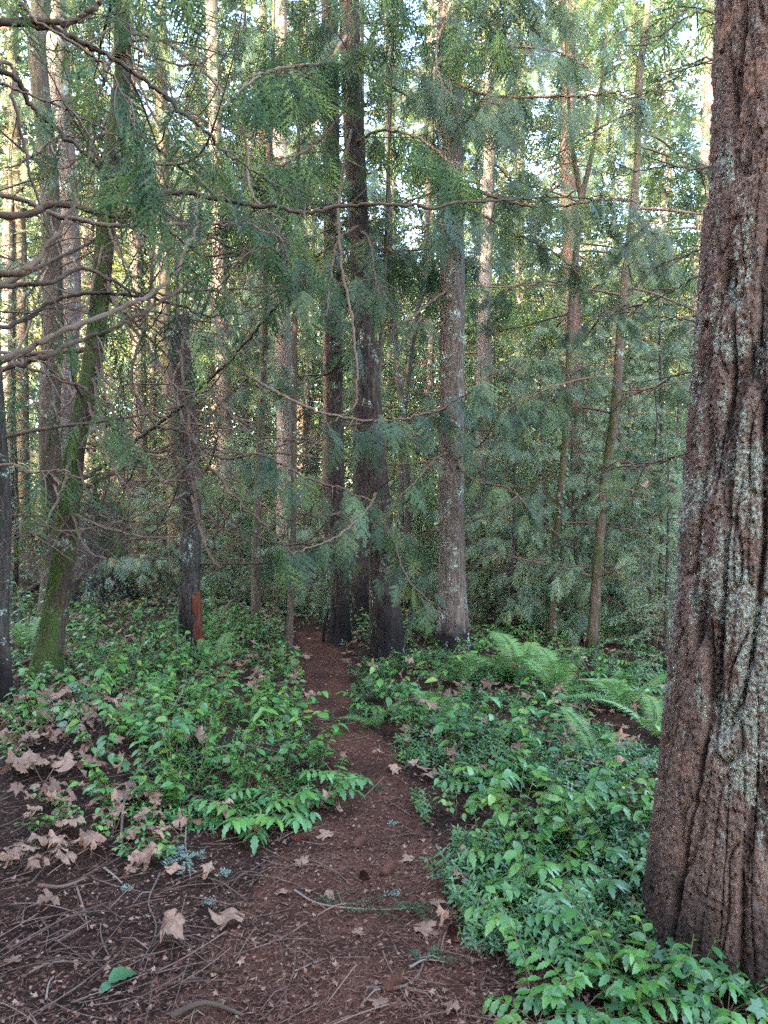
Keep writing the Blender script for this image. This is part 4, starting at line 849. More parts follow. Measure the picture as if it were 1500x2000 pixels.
PENDING = []            # (object, description, place phrase) waiting for a label that singles it out
LAND = {'the big lichened fir': 'big', 'the leaning cedar': 'leaning', 'the bare-wood snag': 'snag', 'the black-based leaning fir': 'twinned', 'the straight brown fir': 'straight', 'the thinnest mossy stem': 'stemB', 'the left edge trunk': 'edge', 'the bent mossy trunk': 'mossright'}
def where(x, y):
    best = min(LAND, key=lambda k: math.hypot(TREES[LAND[k]][1][0] - x, TREES[LAND[k]][1][1] - y)); bp = TREES[LAND[best]][1]
    if math.hypot(bp[0] - x, bp[1] - y) < 1.0: return 'beside ' + best
    dx = x - float(path_x(y)); hw = float(path_w(y))
    if abs(dx) < hw: return 'on the path'
    side = 'left' if dx < 0 else 'right'
    if abs(dx) < hw + .5: return 'on the %s edge of the path' % side
    return ('well %s of the path' if abs(dx) > hw + 1.4 else '%s of the path') % side
def pend(o, desc, x, y): PENDING.append((o, desc, where(x, y), y))
def put(ms, names, name, cat, group, x, y, s, rz, desc, tilt=0.0, dz=0.0):
    t = empty(name, (x, y, H1(x, y) + dz), None, cat, group, rz); t.scale = (s, s, s * U(.85, 1.15)); t.rotation_euler = (U(-tilt, tilt), U(-tilt, tilt), rz)
    for nm, me in zip(names, ms): link(nm, me, t)
    pend(t, desc, x, y); return t
def scatter(n, xr, yr, ok, mind):
    res = []
    for _ in range(n * 40):
        if len(res) >= n: break
        y = yr[0] + (yr[1] - yr[0]) * rng.random() ** 1.15; x = U(*xr) * y / 5.0
        if not ok(x, y): continue
        if any((x - a) ** 2 + (y - b_) ** 2 < (mind * (.6 + y * .09)) ** 2 for a, b_ in res): continue
        if any(math.hypot(x - v[1][0], y - v[1][1]) < .12 + (.33 if k == 'big' else 0) for k, v in TREES.items()): continue
        res.append((x, y))
    return res
# left bed
lef = scatter(118, (-2.55, .1), (3.55, 9.6), lambda x, y: (path_x(y) - path_w(y) - x) > .10 and (pn(x * 1.2, y * 1.2, 2.1) > -.16) and not (x < -1.35 and y < 4.3 and pn(x * 2, y * 2, 4.4) < .1), .15)
for k, (x, y) in enumerate(lef):
    big_ = U(.8, 1.35); put(SAL[k % 7], ('stem', 'foliage'), 'shrub', 'shrub', 'leafy shrubs in the beds beside the path', x, y, big_, U(0, 6.28), ('tall' if big_ > 1.15 else 'low' if big_ < .95 else 'mid-sized') + ' oval-leaved green shrub', .15)
for k, (px, py, s) in enumerate(((600, 1560, 1.1), (640, 1545, 1.0), (490, 1600, 1.15), (560, 1580, .9), (420, 1560, .8), (655, 1500, .9), (455, 1590, .9))):
    x, y, _ = G(px, py + 25); put(GRP[k % 5], ('stem', 'foliage'), 'holly_leaved_shrub', 'shrub', 'holly-leaved shrubs by the path', x, y, s, U(0, 6.28), 'glossy holly-leaved low shrub', .2)
for k in range(20):
    x, y, _ = G(U(20, 400), U(1400, 1680)); big_ = U(.45, .75)
    put(SAL[k % 7], ('stem', 'foliage'), 'shrub', 'shrub', 'leafy shrubs in the beds beside the path', x, y, big_, U(0, 6.28), 'tiny sparse oval-leaved green shrub', .2)
# right bed
rig = scatter(100, (-.3, 2.9), (2.9, 9.6), lambda x, y: (x - path_x(y) - path_w(y)) > (.15 if y < 4.2 else .10) and pn(x * .9, y * .9, 4.1) > -.5 and not (x > 1.2 and y < 3.1), .19)
for k, (x, y) in enumerate(rig):
    big_ = U(.7, 1.2)
    if k % 3 == 0: put(GRP[k % 5], ('stem', 'foliage'), 'holly_leaved_shrub', 'shrub', 'holly-leaved shrubs by the path', x, y, big_ * 1.05, U(0, 6.28), 'glossy holly-leaved low shrub', .2)
    else: put(SAL[k % 7], ('stem', 'foliage'), 'shrub', 'shrub', 'leafy shrubs in the beds beside the path', x, y, big_, U(0, 6.28), ('tall' if big_ > 1.05 else 'low' if big_ < .85 else 'mid-sized') + ' oval-leaved green shrub', .15)
for k, (px, py, s, kind) in enumerate(((1010, 1690, 1.0, 0), (1060, 1760, 1.05, 0), (1015, 1820, 1.0, 0), (1230, 1960, .95, 1), (1290, 1950, .9, 1), (1120, 1930, .8, 1), (1200, 2010, .9, 0), (1470, 1720, .8, 0), (1480, 1860, .7, 1), (1060, 1640, 1.1, 1), (985, 1620, .9, 1), (1260, 1640, .9, 0), (1130, 1580, 1, 0), (1060, 1960, .8, 1), (1130, 1985, .9, 0), (1190, 1940, .8, 1), (1340, 1960, .8, 1), (1420, 1985, .8, 0), (1100, 1880, .8, 0), (1160, 1860, .75, 1), (1240, 1890, .8, 0), (1380, 1930, .7, 0), (1050, 2005, .8, 0), (1300, 2005, .9, 0), (1235, 1720, .8, 1), (1200, 1680, .8, 0), (1250, 1560, .8, 1), (940, 1690, .7, 1), (960, 1740, .7, 0))):
    x, y, _ = G(px, py); put((GRP if kind == 0 else SAL)[k % 5], ('stem', 'foliage'), 'holly_leaved_shrub' if kind == 0 else 'shrub', 'shrub', 'holly-leaved shrubs by the path' if kind == 0 else 'leafy shrubs in the beds beside the path', x, y, s, U(0, 6.28),
        'glossy holly-leaved low shrub' if kind == 0 else 'mid-sized oval-leaved green shrub', .2)
for k, (px, py) in enumerate(((620, 1510), (560, 1500), (480, 1470), (330, 1470), (250, 1420), (420, 1400), (520, 1420), (180, 1380), (1010, 1640), (1040, 1700), (950, 1560), (1150, 1620), (880, 1480), (1060, 1500), (1230, 1620), (780, 1400), (990, 1440), (850, 1350))):
    x, y, _ = G(px, py); put(SAT[k % 3], ('stem', 'foliage'), 'shrub', 'shrub', 'leafy shrubs in the beds beside the path', x, y, U(.75, 1.1), U(0, 6.28), 'tall loose large-leaved shrub', .2)
# narrow-leaved ground cover on the right (uncountable)
def sprig(seed):
    q = np.random.default_rng(seed); V, F = [], []; n = 0
    for k in range(5):
        for sg in (0, 1):
            a = k * 1.57 + sg * 3.14 + q.uniform(-.3, .3); el = .25 + .5 * k / 5; d = np.array([[math.cos(a) * math.cos(el), math.sin(a) * math.cos(el), math.sin(el)]]); T = NARR[k % 2]
            Mx = frame(d, np.array([[0, 0, 1.0]])) * (.34 - .03 * k); v = np.einsum('kij,vj->kvi', Mx, T[0])[0] + np.array([0, 0, .15 + .17 * k]); V.append(v); F.append(T[1] + n); n += len(v)
    return np.vstack(V), np.vstack(F)
SPR = [sprig(k) for k in range(4)]
def cover(name, n, xr, yr, ok, size, mat, label):
    k = n * 6; y = yr[0] + (yr[1] - yr[0]) * rng.random(k) ** 1.2; x = U(xr[0], xr[1], k) * y / 5; g_ = ok(x, y); x, y = x[g_][:n], y[g_][:n]; k = len(x); mb = MB()
    D = nrm(np.stack([rng.normal(0, .5, k), rng.normal(0, .5, k) - .15, np.ones(k)], 1)); a = U(0, 6.28, k); ref = np.stack([np.cos(a), np.sin(a), 0 * a], 1)
    S = nrm(np.cross(D, ref)); Mx = np.stack([S, np.cross(D, S), D], -1) * (size * U(.65, 1.3, k))[:, None, None]; w_ = rng.integers(0, 4, k); v = rnd_var(k)
    pos = np.stack([x, y, hgt(x, y) - .01 + .07 * np.clip(pn(x * 2.2, y * 2.2, 3.3) + .3, 0, 1)], 1)
    for j in range(4): mb.inst(SPR[j], Mx[w_ == j], pos[w_ == j], 0, v[w_ == j])
    return tag(mb.build(name, M[mat]), label, 'ground cover', None, 'stuff')
bigb = TREES['big'][1]
cover('ground_cover', 4300, (-.4, 3.0), (2.25, 7.5), lambda x, y: ((x - path_x(y) - path_w(y)) > -.03 + .14 * pn(x * 2, y * 2, 1.1)) & (pn(x * 1.7, y * 1.7, 6.6) > -.14) & (np.hypot(x - bigb[0], y - bigb[1]) > .36), .105, 'vinca', 'dense narrow-leaved evergreen ground cover in the bed right of the path')
cover('low_seedlings', 1500, (-2.7, .1), (3.5, 9.5), lambda x, y: ((path_x(y) - path_w(y) - x) > .05 + .2 * pn(x * 2, y * 2, 1.1)) & (pn(x * 1.1, y * 1.1, 9.6) > -.05) & ~((x < -1.3) & (y < 4.6)), .09, 'salal', 'small green seedlings carpeting the gaps of the left bed')

# ferns: every frond a part
def frond(seed):
    q = np.random.default_rng(seed); mb = MB(); t = np.linspace(0, 1, 14)[:, None]
    q0 = np.hstack([.05 * np.sin(t * 3 + seed), t * .92, .55 * t - .62 * t ** 2]); mb.tube(q0, np.linspace(.008, .002, 14), 4, 0, .3, False)
    m_ = 34; tt = np.repeat(np.linspace(.12, .99, m_), 2); sg = np.tile([-1, 1], m_); p = np.stack([np.interp(tt, t[:, 0], q0[:, c]) for c in range(3)], 1)
    L = .20 * np.sin(np.pi * (tt * .82 + .16)) ** .8 + .012; D = np.stack([sg, .35 + 0 * sg, -.15 + q.normal(0, .08, 2 * m_)], 1)
    mb.kites(p, D, np.array([[0, -.2, 1.0]]), L, .019, 0, np.clip(q.normal(.5, .12, 2 * m_), 0, 1), .25)
    return mb.mesh('frond', M['fern'])
FR = [frond(k) for k in range(4)]
def fern(px, py, s, n, label, az=None):
    x, y, z = G(px, py); t = empty('fern', (x, y, z), label, 'fern', 'sword ferns')
    for k in range(n):
        f = link('frond', FR[k % 4], t); a = (az[k] if az else k * 137.5 + U(-20, 20)); sc = s * U(.75, 1.15); f.scale = (sc, sc, sc); f.rotation_euler = (R(U(8, 45)), 0, R(a))
fern(1012, 1335, 0.66, 9, 'tallest sword fern, one frond standing up, in front of the forked ivied stem')
fern(1085, 1360, 0.58, 10, 'bright yellow-green sword fern spreading between the forked stem and big fir')
fern(1225, 1390, 0.60, 9, 'blue-green sword fern close to the left flank of the big fir')
fern(1160, 1490, .42, 3, 'single arching fern frond low in the right bed', [-40, -65, 20])
fern(735, 1420, .36, 5, 'small fern on the right edge of the path bend')
fern(905, 1340, .45, 7, 'sword fern at the foot of the straight brown fir')
fern(60, 1275, .6, 7, 'fern beneath the leaning cedar at the far left')
fern(420, 1300, .4, 6, 'small fern right of the bare-wood snag')
fern(1280, 1440, .45, 5, 'fern tucked against the base of the big fir')
fern(850, 1400, .45, 6, 'fern in the right bed midway to the black-based fir')

# maple leaves
def maple(seed, curl):
    q = np.random.default_rng(seed); th = np.linspace(-math.pi * .93, math.pi * .93, 61); lob = [0, 52, -52, 108, -108]
    r = np.full(61, .46)
    for a, A_ in zip(lob, (1.0, .92, .92, .62, .62)):
        dd = np.degrees(th) - a; r = np.maximum(r, A_ * np.clip(1 - np.abs(dd) / 33, 0, 1) ** .55)
    r *= 1 + .10 * np.sin(th * 23 + seed) * (r > .35); r = np.maximum(r, .2)
    V = [(0, 0, 0)]
    for f in (.35, .7, 1.0):
        for a, rr_ in zip(th, r): V.append((math.sin(a) * rr_ * f, math.cos(a) * rr_ * f, 0))
    V = np.array(V); ax = q.uniform(0, 3.14); uu = V[:, 0] * math.cos(ax) + V[:, 1] * math.sin(ax); rad_ = np.hypot(V[:, 0], V[:, 1])
    V[:, 2] = curl * (-uu ** 2 * .55 - .25 * V[:, 1] * np.abs(V[:, 1]) * q.uniform(-.6, 1) + .26 * np.sin(5 * V[:, 0] + seed) * rad_ + .30 * np.cos(7 * V[:, 1] + seed) * rad_) + .05 * np.cos(np.arctan2(V[:, 0], V[:, 1]) * 7) * rad_
    V[:, 2] -= V[:, 2].min() - .01
    F = []; n = 61; T3 = [(0, 1 + i, 2 + i) for i in range(n - 1)]
    for k in range(2):
        for i in range(n - 1): a = 1 + k * n + i; F.append((a, a + n, a + n + 1, a + 1))
    return V * .62, np.array(F), np.array(T3)
def maple_mesh(seed, curl, v):
    V, F, T3 = maple(seed, curl); mb = MB(); nn = np.clip(v + .12 * pn(V[:, 0] * 4, V[:, 1] * 4, seed), 0, 1)
    mb.add(V, F, 0, nn); mb.F3.append((T3, 0, True)); z0 = V[0, 2]
    mb.tube(np.array([[0, 0, z0], [.05, -.25, z0 + .03], [.08, -.6, .03]]), [.012, .010, .008], 4, 0, max(0, v - .2), False)
    return mb.mesh('fallen_leaf', M['deadleaf'])
TONE = (('dark brown', .08), ('russet', .30), ('tan', .55), ('pinkish tan', .72), ('orange-brown', .97)); MAP = {}
for nm, v in TONE: MAP[nm] = [maple_mesh(int(v * 100) + k, (.45, 1.0, 1.5)[k], v) for k in range(3)]
def leafobj(x, y, size, tone, curl, z=None, tilt=.2, desc=None):
    o = link('fallen_leaf', MAP[tone][curl]); o.location = (x, y, (H1(x, y) + .018 if z is None else z)); o.rotation_euler = (U(-tilt, tilt), U(-tilt, tilt), U(0, 6.28)); o.scale = (size * U(.72, 1.0), size, size * U(.6, 1.0))
    tag(o, None, 'leaf', 'fallen maple leaves'); pend(o, '%s %s maple leaf' % (('flat', 'curled', 'crumpled')[curl], tone), x, y); return o
HL = [(85, 1520, 72, 'russet', 2), (125, 1535, 74, 'pinkish tan', 1), (100, 1560, 70, 'dark brown', 2), (45, 1520, 90, 'tan', 1), (235, 1560, 75, 'pinkish tan', 2), (350, 1622, 55, 'tan', 1), (300, 1690, 62, 'tan', 2), (335, 1715, 45, 'orange-brown', 1), (402, 1720, 50, 'tan', 2), (90, 1775, 62, 'dark brown', 1), (70, 1660, 60, 'tan', 2),
      (25, 1690, 55, 'pinkish tan', 1), (130, 1695, 60, 'tan', 1), (200, 1655, 45, 'orange-brown', 1), (340, 1840, 85, 'russet', 2), (455, 1812, 75, 'russet', 1), (430, 1605, 50, 'pinkish tan', 1), (500, 1652, 40, 'orange-brown', 2), (640, 1590, 65, 'tan', 2), (110, 1610, 55, 'dark brown', 1),
      (20, 1890, 40, 'dark brown', 0), (825, 1825, 60, 'russet', 0), (695, 1832, 35, 'russet', 0), (645, 1758, 35, 'russet', 1), (555, 1755, 32, 'tan', 0), (640, 1640, 40, 'tan', 0), (800, 1690, 42, 'tan', 0), (850, 1775, 38, 'dark brown', 0), (870, 1810, 36, 'orange-brown', 2),
      (825, 1580, 28, 'pinkish tan', 1), (1090, 1790, 80, 'tan', 2), (1080, 1850, 70, 'pinkish tan', 2), (1310, 1840, 60, 'pinkish tan', 1), (1300, 1880, 60, 'russet', 1), (1215, 1510, 40, 'orange-brown', 2), (1150, 1575, 45, 'tan', 1), (740, 1975, 50, 'dark brown', 0), (590, 1695, 45, 'tan', 0),
      (880, 1985, 45, 'dark brown', 1), (1420, 1930, 55, 'tan', 1), (390, 1465, 60, 'pinkish tan', 2), (270, 1385, 38, 'orange-brown', 1), (150, 1445, 55, 'tan', 1), (50, 1400, 70, 'tan', 2), (110, 1385, 60, 'pinkish tan', 1), (60, 1460, 60, 'pinkish tan', 2), (530, 1560, 40, 'russet', 1), (180, 1500, 55, 'tan', 0), (640, 1445, 28, 'russet', 0),
      (1010, 1790, 40, 'tan', 1), (1240, 1790, 40, 'pinkish tan', 1), (1025, 1940, 40, 'dark brown', 0), (610, 1365, 25, 'tan', 1), (570, 1340, 28, 'russet', 1), (600, 1290, 24, 'tan', 1)]
for px, py, wd, tone, c in HL:
    x, y, z = G(px, py); leafobj(x, y, wd / FPX * y * 1.02, tone, c)
for px, py, d, wd in ((838, 1385, 5.2, 55), (795, 1300, 6.6, 34), (725, 1310, 6.6, 30), (905, 1360, 5.6, 32), (1090, 1370, 5.0, 34), (1005, 1305, 5.8, 28), (1270, 1250 - 300, 4.4, 32), (335, 950, 5.3, 40), (95, 1270, 6.6, 34), (300, 1420, 5.0, 44), (1245, 772, 4.6, 30)):
    p = P(px, py, d)
    if py > 1100: p[2] = H1(p[0], p[1]) + max(.12, min(.4, p[2] - H1(p[0], p[1])))
    o = leafobj(p[0], p[1], wd / FPX * d * .9, ('pinkish tan', 'tan', 'russet')[int(px) % 3], 1 + int(px) % 2, p[2], .9)
    o.name = 'caught_leaf'; PENDING.pop(); w_ = where(p[0], p[1]); pend(o, 'dead leaf %s' % ('in twigs' if py < 1100 else 'on shrubs'), p[0], p[1])
    if py < 1100:      # the twig that carries it belongs to the tree in front
        key = 'mossright' if px > 700 else 'leaning'; tt_, b2, q2, _ = TREES[key]; zl = p[2] - b2[2]; a0 = on_trunk(key, zl + .35); m2 = MB(); m2.tube(spline([a0, (a0 + p - b2) / 2 + [0, -.1, .1], p - b2 + [0, 0, .02]], 14), np.linspace(.007, .002, 14), 5, 0, .6); m2.build('limb', M['limb'], tt_)
for kk in range(265):
    y = 3.0 + 7.5 * rng.random(); x = U(-3.0, 2.2) * y / 5
    if kk < 130: x, y, _z = G(U(0, 330), U(1370, 1720))
    if abs(x) > .52 * y or math.hypot(x - bigb[0], y - bigb[1]) < .5: continue
    if abs(x - path_x(y)) < path_w(y) and rng.random() < .75: continue
    leafobj(x, y, U(.055, .125), TONE[int(rng.integers(5))][0], int(rng.integers(3)), H1(x, y) + (.02 if abs(x - path_x(y)) < path_w(y) + .2 else U(.02, .09)), .45)
# leaf litter: the countless small far leaves on the slopes
mb = MB(); k = 9000; y = 4.2 + 22 * rng.random(k) ** 1.4; x = U(-.65, .6, k) * y; kp = (pn(x * .6, y * .6, 11.1) > -.15) & ((x < path_x(y) - .1) | (rng.random(k) < .4)); x, y = x[kp], y[kp]; k = len(x)
th_ = np.radians([-170, -130, -108, -80, -52, -26, 0, 26, 52, 80, 108, 130, 170]); rr_ = np.array([.4, .5, .85, .5, 1, .55, 1.1, .5, .95, .5, .8, .45, .35])
LT = (np.array([(0, 0, .08)] + [(math.sin(a) * q, math.cos(a) * q, -.30 * math.sin(a * 2 + .7) * q * q) for a, q in zip(th_, rr_)]), np.array([(0, i, i + 1) for i in range(1, 13)]))
kp = (np.abs(x - path_x(y)) > path_w(y)) | (rng.random(k) < .25); x, y = x[kp], y[kp]; k = len(x)
mb.inst(LT, frame(nrm(rng.normal(0, 1, (k, 3)) * [1, 1, .3]), nrm(rng.normal(0, .4, (k, 3)) + [0, 0, 1])) * (U(.025, .085, k) * np.where(np.abs(x - path_x(y)) < path_w(y), .6, 1))[:, None, None], np.stack([x, y, hgt(x, y) + U(.015, .07, k)], 1), 0, None, False)
tag(mb.build('leaf_litter', M['deadleaf']), 'brown leaf litter covering the forest floor under trees and shrubs', 'leaf litter', None, 'stuff')
mb = MB(); k = 1300; y = 1.8 + 6.5 * rng.random(k) ** 1.5; x = U(-.56, .5, k) * y; kp = (np.abs(x - path_x(y)) < path_w(y) + .25) | (x < path_x(y)) & (y < 4.5); x, y = x[kp], y[kp]; k = len(x)
mb.inst(LT, frame(nrm(rng.normal(0, 1, (k, 3)) * [1, 1, .25]), nrm(rng.normal(0, .35, (k, 3)) + [0, 0, 1])) * (U(.004, .017, k) * np.where(rng.random(k) < .05, 1.8, 1))[:, None, None], np.stack([x, y, hgt(x, y) + .022], 1), 0, None, False)
tag(mb.build('leaf_fragments', M['deadleaf']), 'crumbled bits of brown leaf strewn over path and bare soil', 'leaf litter', None, 'stuff')
# needle litter
mb = MB(); k = 90000; y = 1.7 + 7 * rng.random(k) ** 1.7; x = U(-.56, .5, k) * y; a = rng.normal(0, 1, k) * .9 + R(10) + np.where(rng.random(k) < .3, 1.57, 0)
on = np.abs(x - path_x(y)) < path_w(y) * 1.0; kp = on | (rng.random(k) < .75); x, y, a, on = x[kp], y[kp], a[kp], on[kp]; k = len(x)
mb.kites(np.stack([x, y, hgt(x, y) + np.where(on, .018, .006) + U(0, .010, k)], 1), np.stack([np.cos(a), np.sin(a), U(-.12, .2, k)], 1), nrm(rng.normal(0, .3, (k, 3)) + [0, 0, 1]), U(.012, .045, k), U(.0016, .004, k), 0, np.clip(rng.normal(.45, .25, k), 0, 1))
k = 9000; y = 1.7 + 6 * rng.random(k) ** 1.5; x = U(-.56, .45, k) * y
mb.kites(np.stack([x, y, hgt(x, y) + .02], 1), nrm(rng.normal(0, 1, (k, 3)) * [1, 1, .25]), nrm(rng.normal(0, .4, (k, 3)) + [0, 0, 1]), U(.008, .03, k), U(.006, .016, k), 0, np.clip(rng.normal(.55, .3, k), 0, 1), .5)
tag(mb.build('needle_litter', M['needles']), 'reddish brown fallen needles and bark bits carpeting path and floor', 'needle litter', None, 'stuff')
mb = MB()
for _ in range(700):
    y = 1.9 + 4.5 * rng.random() ** 1.3; x = U(-.56, .42) * y
    if x > path_x(y) - path_w(y) * .6 and rng.random() < .8: continue
    L = U(.08, .32); a = rng.normal(.3, .8); dr = np.array([math.cos(a), math.sin(a)]); t = np.linspace(-.5, .5, 6); bow = U(-.05, .05)
    qx, qy = x + dr[0] * t * L - dr[1] * bow * L * t ** 2 * 4, y + dr[1] * t * L + dr[0] * bow * L * t ** 2 * 4; r = U(.0012, .003)
    mb.tube(np.stack([qx, qy, hgt(qx, qy) + .012 + U(0, .05) * (t + .5) + r], 1), r, 4, 0, rng.random(), False)
tag(mb.build('twig_litter', M['twig']), 'tangle of tiny dry twigs over the left foreground floor', 'twig litter', None, 'stuff')

# ------------------------------------------------------------------ fallen sticks, sprigs, cones, logs
def stick(pxs, r, mat, desc, lift=.0, side=0, name='fallen_twig', sl=.15, group='fallen twigs'):
    g_ = np.array([G(a, b_) for a, b_ in pxs]); c = g_.mean(0); c[2] = H1(c[0], c[1]); q = spline(g_, len(pxs) * 6); q[:, 2] = hgt(q[:, 0], q[:, 1]) + r + .012 + lift * np.sin(np.linspace(0, 3.14, len(q)))
    mb = MB(); mb.tube(q - c, np.linspace(r, r * .45, len(q)), 7, 0, rng.random())
    for _ in range(side):
        i = int(rng.integers(3, len(q) - 1)); a = U(0, 6.28); e = q[i] + np.array([math.cos(a), math.sin(a), 0]) * sl * U(.5, 1); e[2] = H1(e[0], e[1]) + .02; mb.tube(np.array([q[i], (q[i] + e) / 2 + [0, 0, .02], e]) - c, [r * .5, r * .4, r * .25], 5, 0, rng.random(), False)
    o = mb.build(name, M[mat]); o.location = c; tag(o, None, 'twig', group); pend(o, desc, c[0], c[1]); return o
STK = [([(312, 1712), (290, 1768), (305, 1822), (276, 1890)], .004, 'palewood', 'pale forked crooked twig', 0, 3), ([(578, 1850), (572, 1910), (545, 1965), (505, 2005)], .004, 'twig', 'purplish bent twig', 0, 3),
       ([(575, 1905), (635, 1882), (722, 1877)], .003, 'palewood', 'pale slender bent twig', 0, 1), ([(715, 1940), (790, 1936), (824, 1900), (812, 1880)], .006, 'palewood', 'hooked bare brown stick', 0, 2), ([(835, 1862), (880, 1870), (942, 1886)], .005, 'twig', 'dark nearly straight stick', 0, 1),
       ([(335, 2000), (400, 1986), (475, 1998)], .012, 'limb', 'thick arched stick in the very front', .02, 0), ([(235, 1650), (245, 1585), (275, 1535), (330, 1495), (370, 1488)], .007, 'palewood', 'long pale bare stick', .08, 2), ([(75, 1740), (120, 1742), (168, 1725)], .010, 'twig', 'stout curved dead stick', 0, 0),
       ([(78, 1800), (92, 1820), (95, 1840)], .004, 'twig', 'short grey forked twig', 0, 2), ([(150, 1742), (165, 1790), (172, 1825)], .005, 'twig', 'short brown knobbly twig', 0, 1), ([(203, 1703), (225, 1720), (238, 1733)], .006, 'palewood', 'short thick pale twig', 0, 0), ([(770, 1855), (778, 1872), (793, 1886)], .004, 'palewood', 'tiny bent light twig', 0, 0),
       ([(850, 1945), (880, 1985), (950, 2000), (1000, 1996)], .004, 'limb', 'thin curved dark twig', 0, 1), ([(600, 1510 + 300), (540, 1845), (470, 1870)], .004, 'twig', 'fine straight reddish twig', 0, 2), ([(20, 1860), (120, 1815), (210, 1770)], .004, 'twig', 'long thin slanting twig', .02, 2),
       ([(240, 1900), (310, 1868), (380, 1850)], .003, 'twig', 'fine pale brown twig', 0, 1), ([(90, 1960), (95, 1930), (105, 1915)], .004, 'palewood', 'short upright light twig', 0, 0), ([(1065, 1590), (1085, 1545), (1120, 1520), (1165, 1518)], .010, 'palewood', 'arched pale dead branch', .10, 1), ([(1165, 1770), (1150, 1700), (1135, 1670), (1180, 1620)], .007, 'palewood', 'crooked light brown stick', .06, 1),
       ([(1205, 1785), (1212, 1755), (1212, 1735)], .004, 'palewood', 'short silver twig', .03, 1), ([(1410, 1755), (1440, 1765), (1475, 1790)], .003, 'palewood', 'thin pale twig', .02, 1), ([(360, 1500), (440, 1482), (545, 1475)], .006, 'palewood', 'pale dead branch lying', .06, 1), ([(0, 1318), (110, 1322), (170, 1300), (225, 1250)], .014, 'limb', 'long low arched dead branch', .22, 3),
       ([(410, 1262), (455, 1215), (490, 1180)], .018, 'limb', 'mossy leaning dead branch', .25, 2), ([(285, 1455), (340, 1420), (375, 1360), (395, 1330)], .005, 'palewood', 'bleached upright-leaning branch', .15, 2)]
for a in STK: stick(*a)
for _ in range(40):
    px, py = U(0, 900), U(1560, 1990); a = rng.normal(.1, .7); L = U(50, 150)
    if px > 620 and rng.random() < .6: continue
    stick([(px, py), (px + L * .5 * math.cos(a), py - L * .3 * math.sin(a) + U(-4, 4)), (px + L * math.cos(a), min(1995, py - L * .6 * math.sin(a)))], U(.0018, .004), random.choice(('twig', 'twig', 'limb')), random.choice(('thin brown', 'slender dark', 'bent grey-brown')) + ' fallen twig', U(0, .03), 2)
# black leaning stick by the path end
p0 = G(630, 1255); mb = MB(); mb.tube(np.array([[0, 0, -.05], [.02, 0, .2], [.07, .02, .42]]), [.022, .02, .012], 8); o = mb.build('broken_stick', M['bark_dark']); o.location = p0; tag(o, 'short black broken stick poking up left of the straight charred fir', 'stick')
# fallen logs
def log(pxs, r, label, name='fallen_log'):
    g_ = np.array([G(a, b_) for a, b_ in pxs]); q = spline(g_, 30); q[:, 2] = hgt(q[:, 0], q[:, 1]) + r * .8; c = q[15].copy(); mb = MB()
    mb.tube(q - c, r * (1 + .15 * pn(np.arange(30) * .6, r * 9)) * np.linspace(1.1, .7, 30), 14); o = mb.build(name, M['log']); o.location = c; tag(o, label, 'log', 'fallen logs'); return o
log([(225, 1158), (290, 1168), (350, 1178), (490, 1196)], .055, 'long dark fallen log lying behind the bare-wood snag'); log([(535, 1198), (580, 1204), (625, 1208)], .03, 'short thin log lying left of the straight charred fir'); log([(20, 1170), (50, 1160), (80, 1140)], .04, 'weathered log leaning on the slope at the far left')
log([(520, 1376), (545, 1372), (560, 1371)], .035, 'short stub of purple-brown log among the left shrubs')
# fir sprig on the path
def fir_sprig(pxs, label, n, mat='hemlock', tuft=.16, wood='palewood'):
    g_ = np.array([G(a, b_) for a, b_ in pxs]); q = spline(g_, 24); q[:, 2] = hgt(q[:, 0], q[:, 1]) + .028; c = q[12].copy(); t = empty('fir_sprig', c, label, 'sprig', 'fallen sprigs')
    mb = MB(); mb.tube(q - c, np.linspace(.005, .002, 24), 6, 0, .6); mb.build('stem', M[wood], t); f = MB(); tw = nrm(np.gradient(q, axis=0))
    for k in range(n):
        i = int(rng.integers(3, 24)); d = nrm(tw[i] * U(.2, 1) + np.array([U(-1, 1), U(-1, 1), .12])); L = tuft * U(.5, 1.2); m_ = 90; s_ = rng.random(m_); ph = U(0, 6.28, m_)
        a = nrm(np.cross(d, [0, 0, 1.0])); b2 = np.cross(a, d); pp_ = q[i] - c + d * (s_ * L)[:, None]; pp_[:, 2] += -.02 * s_; f.kites(pp_, nrm(d * .7 + a * np.cos(ph)[:, None] + b2 * np.abs(np.sin(ph))[:, None] * .7), nrm(rng.normal(0, 1, (m_, 3))), U(.014, .026, m_), .0026, 0)
    f.build('foliage', M[mat], t)
fir_sprig([(575, 1752), (620, 1778), (690, 1788), (760, 1790), (820, 1785)], 'largest fallen fir sprig with lichened stem, lying across the path', 12)
fir_sprig([(365, 1600), (362, 1660), (368, 1690), (372, 1730)], 'fallen silvery fir sprig among leaves in left foreground', 9, 'lichen', .12)
fir_sprig([(300, 1560), (345, 1545), (385, 1548)], 'dark green fir sprig caught below the left shrubs', 8, 'hemlock', .14)
fir_sprig([(660, 1535), (700, 1545), (720, 1545)], 'small grey-green sprig fallen on the left edge of the path', 7, 'hemlock', .12)
fir_sprig([(800, 1905), (830, 1890), (870, 1895)], 'thin sprig by the hooked stick in front', 5, 'hemlock', .10)
fir_sprig([(620, 1412), (650, 1414), (690, 1416)], 'green sprig lying across the path farther along', 8, 'hemlock', .16)
